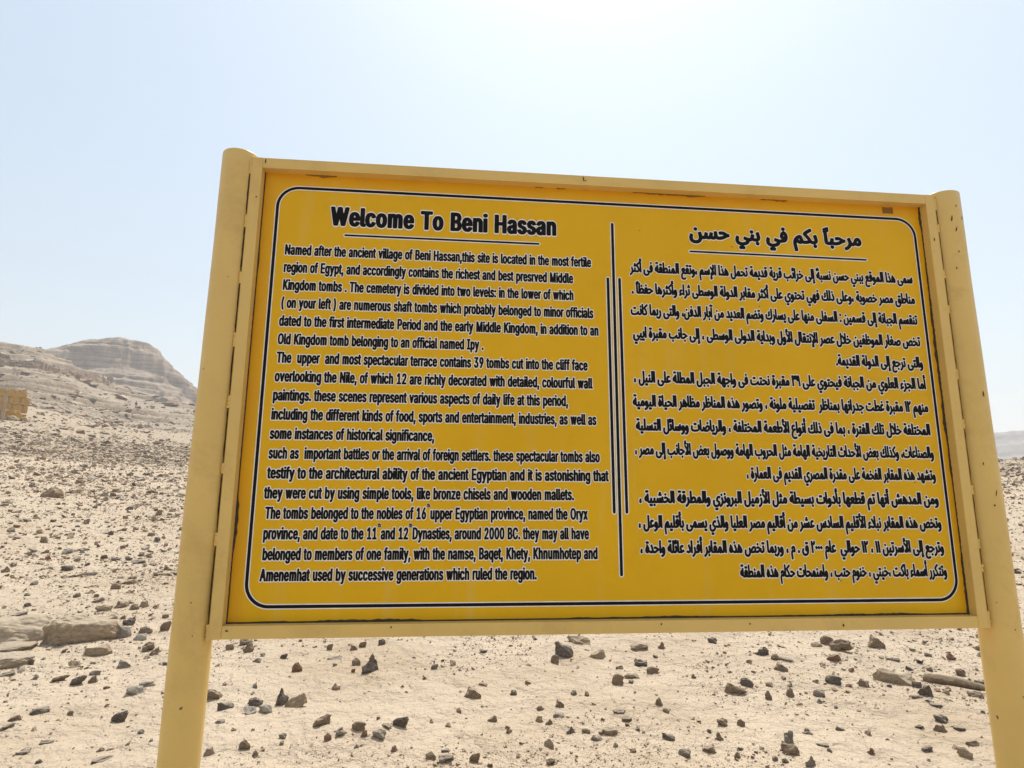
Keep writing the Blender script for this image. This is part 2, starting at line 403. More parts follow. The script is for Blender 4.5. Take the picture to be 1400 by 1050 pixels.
# ------------------------------------------------------------------ haze
HB = 2450
bmh = bmesh.new(); bmesh.ops.create_cube(bmh, size=1)
for v in bmh.verts: v.co = Vector((v.co.x*2*HB, v.co.y*2*HB, -10 if v.co.z < 0 else 215))
meh = bpy.data.meshes.new('haze'); bmh.to_mesh(meh); bmh.free()
mh = bpy.data.materials.new('dusty_air'); mh.use_nodes = True; nn = mh.node_tree.nodes; nn.clear()
oo = nn.new('ShaderNodeOutputMaterial'); pv = nn.new('ShaderNodeVolumePrincipled')
pv.inputs['Color'].default_value = (0.93, 0.94, 0.96, 1); pv.inputs['Density'].default_value = 0.0007; pv.inputs['Anisotropy'].default_value = 0.35
mh.node_tree.links.new(pv.outputs[0], oo.inputs['Volume'])
tag(link('haze', meh, mh), 'pale dusty air over the whole desert', kind='stuff')

# ------------------------------------------------------------------ the information board
BX, BY, BZ = 0.3052, 1.7292, EYE-0.2967
board = empty('information_board', (BX, BY, 0), 0.093257)
tag(board, 'large yellow bilingual information board framed between two ochre round posts', 'sign')
OFF = BZ                                         # local z of the printed border's lower edge

def bm_obj(name, bm, mat, parent, smooth=False, autos=None):
    me = bpy.data.meshes.new(name); bm.to_mesh(me); bm.free()
    if smooth: me.polygons.foreach_set('use_smooth', [True]*len(me.polygons))
    return link(name, me, mat, parent)

def box_bm(bm, x0, x1, y0, y1, z0, z1, bevel=0.0):
    r = bmesh.ops.create_cube(bm, size=1)
    for v in r['verts']:
        v.co = Vector((x0 if v.co.x < 0 else x1, y0 if v.co.y < 0 else y1, z0 if v.co.z < 0 else z1))
    if bevel:
        es = list({e for v in r['verts'] for e in v.link_edges})
        bmesh.ops.bevel(bm, geom=es, offset=bevel, segments=2, affect='EDGES', profile=0.5)

FX0, FX1, FZ0, FZ1, FT = -1.0745, 1.0585, -0.0735+OFF, 1.2545+OFF, 0.032
FY0, FY1 = -0.030, 0.012
PR = 0.0490; PCX0 = FX0-0.0465; PCX1 = FX1+0.0505; PCY = 0.003
PTOP = [1.272+OFF, 1.266+OFF]
def post(cx, ztop):
    bm = bmesh.new(); n = 64
    z = [-0.35]; k = np.linspace(0.0, ztop-0.004, 40); z += list(k); prof = [(PR, zz) for zz in z] + [(PR-0.0012, ztop-0.0012), (PR-0.004, ztop)]
    rings = []
    for r_, zz in prof:
        dent = 0.0006*math.sin(zz*5.3)+0.0004*math.sin(zz*13)+(0.003 if cx > 0 else 0)
        lean = 0.007*(zz-1.9) if cx < 0 else -0.008*(zz-2.5)
        rings.append([bm.verts.new((cx+lean+(r_+dent)*math.cos(2*math.pi*i/n), PCY+(r_+dent)*math.sin(2*math.pi*i/n), zz)) for i in range(n)])
    for a, b in zip(rings, rings[1:]):
        for i in range(n): bm.faces.new((a[i], a[(i+1) % n], b[(i+1) % n], b[i]))
    bm.faces.new(rings[-1])
    o = bm_obj('post', bm, M['paint'], board, True)
    return o
post(PCX0, PTOP[0]); post(PCX1, PTOP[1])

# welded square-tube frame: two uprights, top and bottom bar butted between them
for nm, (x0, x1, z0, z1) in {'frame_upright': (FX0, FX0+FT, FZ0, FZ1), 'frame_upright.001': (FX1-FT, FX1, FZ0, FZ1)}.items():
    bm = bmesh.new(); box_bm(bm, x0, x1, FY0, FY1, z0, z1, 0.0022); bm_obj('frame_upright', bm, M['paint'], board)
bm = bmesh.new(); box_bm(bm, FX0+FT+0.0001, FX1-FT-0.0001, FY0+0.0006, FY1-0.001, FZ1-FT, FZ1-0.0008, 0.0009); bm_obj('frame_top_bar', bm, M['paint'], board)
bm = bmesh.new(); box_bm(bm, FX0+FT+0.0001, FX1-FT-0.0001, FY0+0.0006, FY1-0.001, FZ0+0.0008, FZ0+FT+0.001, 0.0009); bm_obj('frame_bottom_bar', bm, M['paint'], board)
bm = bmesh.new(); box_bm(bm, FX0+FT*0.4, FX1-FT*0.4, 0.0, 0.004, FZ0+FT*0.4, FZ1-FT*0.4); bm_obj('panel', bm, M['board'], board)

# weld beads between post and frame with dark strips between them painting rust and the slots' shade
rnd = random.Random(4)
def blob(bm, c, r, sub=1):
    ret = bmesh.ops.create_icosphere(bm, subdivisions=sub, radius=1)
    for v in ret['verts']:
        j = 1+rnd.uniform(-.12, .12)
        v.co = Vector((c[0]+v.co.x*r[0]*j, c[1]+v.co.y*r[1]*j, c[2]+v.co.z*r[2]*j))
ZS = {0: [(1.247, 1.205), (1.075, 1.04), (0.902, 0.872), (0.725, 0.69), (0.55, 0.52), (0.37, 0.345), (0.19, 0.16), (-0.035, -0.073)],
      1: [(1.24, 1.205), (1.15, 1.13), (1.00, 0.975), (0.88, 0.86), (0.68, 0.65), (0.52, 0.50), (0.33, 0.305), (0.17, 0.15), (0.10, 0.085), (-0.03, -0.07)]}
for side in (0, 1):
    xj = (FX0-0.0012) if side == 0 else (FX1+0.0012)
    bm = bmesh.new()
    prev = None
    for a, b in ZS[side]:
        z = b
        while z <= a+1e-6:
            blob(bm, (xj+rnd.uniform(-.0008, .0008), FY0+0.004+rnd.uniform(-.0012, .001), z+OFF), (0.0070, 0.0062, 0.006)); z += 0.0065
    tag(bm_obj('weld_beads', bm, M['paint'], board, True), kind='stuff')
    bm = bmesh.new()
    zz = [q for p in ZS[side] for q in p][1:-1]
    for a, b in zip(zz[0::2], zz[1::2]):
        n = 9; L = []
        for i in range(n):
            z = a+(b-a)*i/(n-1); wd = 0.0010*(1+0.5*rnd.random())*(0.35 if i in (0, n-1) else 1)
            sg_ = 1 if side == 0 else -1
            qa = (xj-sg_*wd*2.4, FY0+0.0016, z+OFF); qb = (xj+sg_*wd*0.8, FY0-0.0006, z+OFF)
            L.append((bm.verts.new(qa), bm.verts.new(qb)) if side == 0 else (bm.verts.new(qb), bm.verts.new(qa)))
        for p, q in zip(L, L[1:]): bm.faces.new((p[0], p[1], q[1], q[0]))
    tag(bm_obj('seam_rust_shade', bm, M['rust'], board), kind='stuff')

# chips and scratches on the posts (flakes lying on the curved paint)
def chip(cx, phi, z, wdt, hgt, tilt=0.0):
    bm = bmesh.new(); vs = []
    n = 9
    for i in range(n):
        a = 2*math.pi*i/n; rr = rnd.uniform(0.6, 1.1)
        du = math.cos(a)*wdt*0.5*rr; dz = math.sin(a)*hgt*0.5*rr; du += tilt*dz
        ph = phi+du/PR
        vs.append(bm.verts.new((cx+(PR+(0.0047 if cx > 0 else 0.0017))*math.sin(ph), PCY-(PR+(0.0047 if cx > 0 else 0.0017))*math.cos(ph), z+dz+OFF)))
    f = bm.faces.new(vs); f.normal_update()
    bm_obj('paint_chip', bm, M['rust'], board)
for args in [(PCX1, -0.30, 1.165, 0.005, 0.026, 0.15), (PCX1, -0.12, 1.13, 0.004, 0.020, 0.3), (PCX1, 0.42, 1.17, 0.004, 0.014, 0.2), (PCX1, 0.05, 1.21, 0.0035, 0.010, 0),
             (PCX1, -0.15, 1.055, 0.0045, 0.008, 0), (PCX1, 0.15, 0.305, 0.004, 0.020, 0.2), (PCX1, -0.35, 0.39, 0.003, 0.012, 0), (PCX1, 0.2, 0.60, 0.004, 0.026, 0.05),
             (PCX1, -0.05, 0.27, 0.004, 0.007, 0), (PCX1, -0.38, 1.00, 0.003, 0.009, 0), (PCX1, 0.1, -0.25, 0.003, 0.006, 0),
             (PCX0, 0.1, 0.02, 0.0035, 0.0035, 0), (PCX0, -0.5, 0.62, 0.003, 0.004, 0), (PCX0, 0.3, -0.06, 0.003, 0.004, 0), (PCX0, 0.35, 0.88, 0.0025, 0.004, 0)]:
    chip(*args)
bm = bmesh.new()
for x, z, a, b in [(-1.035, 1.2425, 0.002, 0.008), (-0.094, 1.2425, 0.0018, 0.009), (-0.088, 1.237, 0.004, 0.0015), (-1.052, 1.13, 0.003, 0.0022), (1.04, 1.10, 0.002, 0.006), (0.62, -0.060, 0.003, 0.004), (-0.62, -0.048, 0.002, 0.003), (0.1, -0.05, 0.002, 0.003), (-1.03, -0.052, 0.004, 0.002), (0.35, -0.052, 0.0025, 0.003)]:
    vs = [bm.verts.new((x+a*math.cos(t)*rnd.uniform(.7, 1.2), FY0-0.0006, z+OFF+b*math.sin(t)*rnd.uniform(.7, 1.2))) for t in np.linspace(0, 2*math.pi, 7)[:-1]]
    bm.faces.new(vs)
tag(bm_obj('paint_nicks', bm, M['rust'], board), kind='stuff')

# crumbling sealant along the edge of the panel
def sealant(p0, p1, inward, seed, wmax, base, mat='sealant', thick=0.0035, thr=-0.1):
    L = math.dist(p0, p1); n = int(L/0.006)
    t = np.linspace(0, 1, n); wv = base + wmax*np.clip(fbm(t*L*7, t*0+seed, seed, 4)-thr, 0, 1)*(0.4+0.6*np.abs(vnoise(t*L*55, t*0, seed+3)))
    bm = bmesh.new(); rows = []
    for k in range(n):
        x = p0[0]+(p1[0]-p0[0])*t[k]; z = p0[1]+(p1[1]-p0[1])*t[k]; wd = float(wv[k])
        if wd < 0.0008: rows.append(None); continue
        th = thick*rnd.uniform(.6, 1.2)
        q = []
        for s_, yy in ((0, -th), (0.6, -th*0.9), (1.0, -0.0003)):
            q.append(bm.verts.new((x+inward[0]*wd*s_, yy, z+inward[1]*wd*s_)))
        rows.append(q)
    for a, b in zip(rows, rows[1:]):
        if a and b:
            for i in range(2): bm.faces.new((a[i], b[i], b[i+1], a[i+1]))
    bmesh.ops.recalc_face_normals(bm, faces=bm.faces)
    return tag(bm_obj('edge_sealant', bm, M[mat], board), kind='stuff')
ix0, ix1, iz0, iz1 = FX0+FT, FX1-FT, FZ0+FT+0.001, FZ1-FT
sealant((ix0, iz1), (ix0, iz0), (1, 0), 5, 0.012, 0.0025, thr=0.0)
sealant((ix1, iz1), (ix1, iz0), (-1, 0), 9, 0.014, 0.002, thr=0.0)
sealant((ix0, iz0), (ix1, iz0), (0, 1), 14, 0.011, 0.0035, thr=0.05)
sealant((ix0+0.02, iz1), (ix1, iz1), (0, -1), 21, 0.020, -0.001, 'residue', thr=-0.05)
# brown square of old tape and a corner stain
def patch(x0, x1, z0, z1, nm='tape_residue', mat='residue'):
    bm = bmesh.new(); vs = []
    for (x, z) in [(x0, z0), ((x0+x1)/2, z0+0.001), (x1, z0-0.001), (x1+0.001, (z0+z1)/2), (x1, z1), ((x0+x1)/2, z1-0.001), (x0, z1), (x0-0.001, (z0+z1)/2)]:
        vs.append(bm.verts.new((x+rnd.uniform(-.001, .001), -0.0009, z+rnd.uniform(-.001, .001))))
    bm.faces.new(vs); bm_obj(nm, bm, M[mat], board)
patch(0.898, 0.933, 1.197+OFF, 1.219+OFF)

# lettering: glyph outlines (units: cap height / alef height)
LATIN = {
40:(81,[[26,61,27,78,31,101,37,124,45,146,52,159,70,159,60,137,51,109,46,81,45,61,46,38,51,20,57,0,70,-28,52,-28,44,-14,31,24,27,46]]),
41:(81,[[11,-28,23,0,30,20,34,39,36,61,35,81,29,109,20,137,11,159,28,159,40,135,50,101,54,72,54,46,51,31,45,8,28,-28]]),
44:(55,[[11,-35,20,21,40,21,25,-35]]),
46:(55,[[28,-1,23,0,19,3,16,7,15,12,16,17,19,22,23,25,28,26,33,25,38,22,41,17,42,12,41,7,38,3,33,0]]),
48:(134,[[67,-2,56,-1,47,2,38,7,28,18,20,33,17,46,14,75,17,104,20,116,28,132,38,143,47,148,56,151,67,152,77,151,87,148,95,143,106,132,113,116,117,104,119,75,117,46,113,33,106,18,95,7,87,2,77,-1],[67,15,80,18,86,22,92,30,100,52,101,75,100,98,92,120,86,128,80,132,67,136,54,132,48,128,41,120,34,98,32,75,34,52,41,30,48,22,54,18]]),
49:(134,[[23,0,23,16,115,16,115,0],[81,150,81,0,63,0,63,132,25,106,25,126,58,150]]),
50:(134,[[19,0,19,14,83,83,92,96,94,107,93,117,91,123,85,130,76,134,60,135,49,131,40,120,37,107,19,107,20,115,24,127,33,140,50,149,71,152,87,148,99,140,108,128,112,114,110,96,105,85,96,73,45,17,115,17,115,0]]),
51:(134,[[64,-2,43,1,29,9,21,17,17,23,13,39,32,39,34,32,39,24,46,18,56,15,76,16,86,20,91,25,96,34,97,43,95,53,90,62,84,67,75,71,46,73,46,88,85,133,21,133,21,150,110,150,110,136,62,82,62,85,82,84,95,79,104,72,109,66,114,55,116,43,114,30,107,16,95,6,79,-1]]),
54:(134,[[67,-2,54,0,46,2,38,7,30,15,23,26,20,34,19,48,20,59,25,75,33,89,74,150,95,150,44,77,43,77,51,87,63,92,78,92,93,87,105,77,111,67,114,55,114,37,108,21,98,9,84,1],[67,14,77,16,88,23,95,35,97,46,95,58,88,69,77,76,67,78,56,76,45,69,39,58,37,47,39,35,45,23,56,16]]),
57:(134,[[67,152,76,151,88,148,95,143,104,135,110,124,113,116,115,102,113,91,108,75,100,61,59,0,38,0,89,73,91,73,82,63,70,58,56,58,40,63,29,73,23,83,19,95,19,113,25,129,35,141,50,149],[67,136,56,134,45,127,39,115,37,104,39,92,45,81,56,74,67,72,77,74,88,81,95,92,97,103,95,115,88,127,77,134]]),
58:(55,[[28,-1,23,0,19,3,16,7,15,12,16,17,19,22,23,25,28,26,33,25,38,22,41,17,42,12,41,7,38,3,33,0],[28,80,23,81,19,84,16,88,15,93,16,98,19,103,23,106,28,107,33,106,38,103,41,98,42,93,41,88,38,84,33,81]]),
65:(141,[[5,0,59,150,81,150,137,0,116,0,83,95,68,141,72,141,66,118,25,0],[32,42,32,59,109,59,109,42]]),
66:(134,[[18,0,18,150,76,150,90,148,97,145,106,138,112,130,116,121,117,107,115,97,110,89,103,83,93,79,93,77,102,75,109,71,115,65,120,57,123,48,123,36,118,20,111,12,105,7,89,1],[37,17,78,17,94,21,101,28,105,37,104,45,101,54,92,63,82,67,37,68],[37,84,73,84,87,88,94,94,98,102,99,113,96,122,90,129,80,132,37,133]]),
67:(150,[[79,-2,66,-1,55,2,44,7,31,19,21,34,16,46,12,75,16,104,21,116,31,131,44,143,55,148,66,151,79,152,100,149,119,139,132,123,139,103,120,103,116,114,107,125,97,131,84,134,70,134,58,130,47,122,39,112,33,98,31,87,31,69,32,57,39,38,44,31,54,23,62,19,74,16,93,18,103,22,111,28,117,38,120,47,139,47,132,27,119,11,100,1]]),
68:(148,[[65,0,28,0,28,17,75,18,90,22,101,29,110,40,116,58,118,81,115,97,110,110,104,118,90,128,71,133,27,133,27,150,74,150,87,148,99,144,109,138,121,126,130,110,134,97,136,75,134,53,130,41,121,25,109,12,98,6,86,2],[37,150,37,0,18,0,18,150]]),
69:(123,[[18,0,18,150,110,150,110,133,37,133,37,84,105,84,105,67,37,67,37,17,111,17,111,0]]),
72:(152,[[18,0,18,150,37,150,37,85,116,85,116,150,135,150,135,0,116,0,116,68,37,68,37,0]]),
73:(89,[[9,0,9,17,35,17,35,133,9,133,9,150,79,150,79,133,54,133,54,17,79,17,79,0]]),
75:(138,[[31,43,31,64,53,91,107,150,132,150],[18,0,18,150,37,150,37,0],[110,0,55,76,67,91,132,0]]),
77:(185,[[18,0,18,150,45,150,83,53,95,14,91,14,101,47,140,150,167,150,167,0,149,0,149,135,151,135,138,97,101,0,84,0,49,88,33,135,35,135,35,123,36,0]]),
78:(154,[[18,0,18,150,40,150,106,46,122,16,119,16,118,46,118,150,137,150,137,0,114,0,50,102,32,133,35,134,37,89,37,0]]),
79:(157,[[79,-2,66,-1,55,2,44,7,31,19,21,34,16,46,13,60,12,75,13,90,16,104,21,116,31,131,44,143,55,148,66,151,79,152,91,151,103,148,113,143,127,131,137,116,142,104,145,75,142,46,137,34,127,19,118,11,103,2,91,-1],[79,16,91,17,99,20,113,31,120,42,124,52,127,75,124,98,120,108,113,119,99,130,87,134,79,134,66,133,58,130,45,119,37,107,33,98,31,75,33,52,37,43,45,31,58,20,66,17]]),
80:(131,[[18,0,18,150,75,150,90,147,98,144,108,136,117,123,120,107,119,90,113,75,105,66,94,59,80,55,32,55,32,71,72,72,82,73,90,77,97,84,101,97,101,111,97,121,90,128,79,132,37,133,37,0]]),
84:(132,[[9,133,9,150,123,150,123,133,76,133,76,0,57,0,57,133]]),
87:(202,[[46,0,5,150,24,150,50,50,58,12,56,12,62,40,90,150,112,150,138,50,147,12,144,12,149,35,178,150,197,150,156,0,134,0,107,102,99,140,103,140,97,109,68,0]]),
97:(115,[[47,-3,37,-2,28,1,16,11,10,25,9,35,11,43,17,53,30,60,78,69,81,74,79,86,75,92,71,95,58,98,48,96,40,93,34,87,29,81,12,86,21,100,33,109,51,113,68,112,78,110,86,105,94,97,97,89,99,74,99,0,82,0,82,15,80,15,74,7,68,2,59,-1],[50,13,65,16,76,25,81,36,81,56,73,53,42,47,34,44,29,40,27,31,30,21,38,15]]),
98:(125,[[68,-2,58,-2,49,2,42,8,35,17,33,17,33,0,16,0,16,150,34,150,34,94,43,105,53,111,64,113,77,113,89,108,99,101,107,90,111,82,114,67,115,50,112,34,107,21,99,10,89,3,81,-1],[65,14,77,16,89,26,94,38,97,56,94,74,89,85,77,95,65,97,53,95,41,86,36,74,33,56,36,37,41,25,53,16]]),
99:(117,[[61,-2,42,1,34,5,24,14,17,25,13,34,10,55,13,77,17,86,24,97,34,106,42,110,61,113,77,111,90,105,100,95,107,82,89,77,86,84,81,91,74,95,66,97,54,97,43,91,33,79,29,63,29,45,35,29,45,18,54,14,61,14,72,15,80,19,86,26,90,35,107,30,101,17,90,6,77,0]]),
100:(125,[[58,-2,49,-2,37,3,26,10,18,21,13,34,10,50,11,67,14,82,18,90,26,101,37,108,49,113,61,113,72,111,82,105,92,94,92,150,110,150,110,0,92,0,92,17,90,17,83,8,76,2,67,-2],[60,14,72,16,84,25,89,37,92,56,89,74,84,86,73,95,60,97,48,95,36,85,31,74,28,56,31,38,37,26,48,16]]),
101:(119,[[63,-2,43,1,34,5,24,14,16,25,13,34,10,55,13,76,16,85,24,97,34,106,42,110,61,113,81,109,96,98,102,90,107,79,109,57,109,50,22,50,22,65,100,65,91,60,90,73,85,84,77,93,70,96,61,97,51,96,43,92,37,87,29,71,28,48,31,34,40,22,50,16,65,14,75,16,81,19,87,24,90,31,108,27,103,16,92,6,77,-1]]),
102:(75,[[67,112,67,96,2,96,2,112],[24,0,25,136,30,145,40,153,53,156,69,154,72,154,67,138,59,140,50,139,46,136,43,130,42,0]]),
103:(125,[[61,-44,46,-43,34,-39,22,-31,15,-20,30,-12,39,-22,50,-28,65,-29,80,-24,88,-17,91,-10,92,20,90,20,80,8,67,2,49,2,37,6,30,10,18,23,13,35,10,56,13,77,16,86,24,98,33,106,41,110,53,113,70,112,81,106,91,94,92,94,92,112,110,112,110,-3,108,-16,103,-26,93,-37,78,-42],[60,17,73,20,84,28,90,42,92,57,90,75,84,86,73,95,60,97,48,95,37,86,31,74,28,57,31,39,37,28,48,20]]),
104:(121,[[34,67,34,0,16,0,16,150,34,150,34,85,30,85,39,101,45,107,55,112,74,113,84,110,92,105,100,95,105,80,105,0,87,0,87,74,84,84,80,90,75,94,66,97,57,97,47,94,42,89,37,83,34,76]]),
105:(49,[[16,0,16,112,34,112,34,0],[25,131,16,134,12,142,16,151,25,154,34,151,37,142,34,134]]),
107:(112,[[32,40,32,62,36,62,84,112,106,112,54,59,52,59],[16,0,16,150,34,150,34,0],[87,0,44,55,56,67,110,0]]),
108:(56,[[41,-1,30,1,24,4,20,8,16,17,16,150,34,150,34,25,37,17,41,15,50,16,53,1]]),
109:(180,[[16,0,16,112,33,112,33,87,32,87,36,98,43,106,51,111,62,114,76,112,85,106,93,94,95,87,92,87,95,95,101,103,110,109,120,113,132,114,141,112,152,106,158,100,162,91,164,79,164,0,146,0,145,82,143,88,139,92,132,96,123,97,116,97,109,93,103,87,100,80,99,0,81,0,80,82,78,87,72,93,68,96,59,97,50,96,43,92,37,85,34,78,34,0]]),
110:(121,[[34,67,34,0,16,0,16,112,33,112,33,85,30,85,39,101,45,107,55,112,74,113,84,110,92,105,100,95,105,80,105,0,87,0,87,74,84,84,80,90,75,94,66,97,57,97,47,94,42,89,37,83,34,76]]),
111:(122,[[61,-2,42,1,34,5,24,14,17,25,13,34,10,55,13,77,17,86,24,97,34,106,42,110,61,113,80,110,88,106,98,97,106,86,110,77,112,55,110,34,106,25,98,14,88,5,80,1],[61,14,74,16,84,24,92,38,94,55,92,73,84,87,74,95,61,97,48,95,38,87,31,73,28,55,31,38,38,24,48,16]]),
112:(125,[[16,-42,16,112,33,112,33,94,35,94,45,106,55,112,72,113,89,108,99,101,104,94,112,77,114,67,115,50,114,39,109,25,102,13,92,5,85,1,72,-2,61,-2,51,1,43,6,34,17,34,-42],[65,14,77,16,89,26,94,38,97,56,94,74,89,85,77,95,65,97,53,95,41,86,36,74,33,56,36,37,41,25,53,16]]),
113:(125,[[110,-42,92,-42,92,17,82,6,74,1,64,-2,53,-2,44,-1,33,5,23,13,16,25,12,39,10,50,11,67,13,77,21,94,26,101,37,108,53,113,70,112,80,106,90,94,92,94,92,112,110,112],[60,14,72,16,84,25,89,37,92,56,89,74,84,86,73,95,60,97,48,95,36,85,31,74,28,56,31,38,37,26,48,16]]),
114:(76,[[16,0,16,112,33,112,33,95,34,95,38,102,48,110,56,113,72,113,72,95,58,96,49,94,41,89,36,82,34,70,34,0]]),
115:(108,[[54,-2,36,0,25,5,15,16,10,28,28,31,31,23,34,19,41,15,50,14,67,16,77,24,79,34,73,41,65,45,31,55,21,61,15,73,14,81,15,90,23,102,31,108,40,112,59,113,72,111,82,106,90,98,96,85,79,82,75,90,67,96,59,98,49,98,41,95,35,90,32,84,33,76,37,72,42,68,73,60,85,55,94,45,98,31,95,19,85,7,70,0]]),
116:(67,[[60,112,60,96,2,96,2,112],[19,139,37,139,37,24,40,18,44,16,59,16,63,1,50,-1,37,1,27,6,21,15,19,27]]),
117:(121,[[54,-2,40,1,31,5,22,14,18,24,16,41,16,112,34,112,34,34,37,28,43,20,52,16,59,15,69,16,75,20,85,31,87,45,87,112,105,112,105,0,88,0,88,27,91,27,89,22,79,7,69,1]]),
118:(115,[[48,0,5,112,25,112,51,39,61,6,54,6,65,42,90,112,110,112,67,0]]),
119:(167,[[41,0,7,112,26,112,52,12,49,12,53,31,74,112,93,112,119,12,115,12,119,27,142,112,161,112,127,0,109,0,82,100,86,100,59,0]]),
120:(112,[[6,0,51,64,50,50,8,112,29,112,61,61,52,61,83,112,104,112,62,50,62,63,106,0,85,0,51,54,60,54,27,0]]),
121:(115,[[14,-41,18,-25,29,-26,37,-23,43,-15,48,0,5,112,25,112,51,39,61,6,54,6,65,42,90,112,110,112,55,-27,47,-37,39,-41,27,-43]]),
122:(112,[[12,0,12,13,75,94,14,95,14,112,98,112,98,98,37,17,100,17,100,0]]),
}
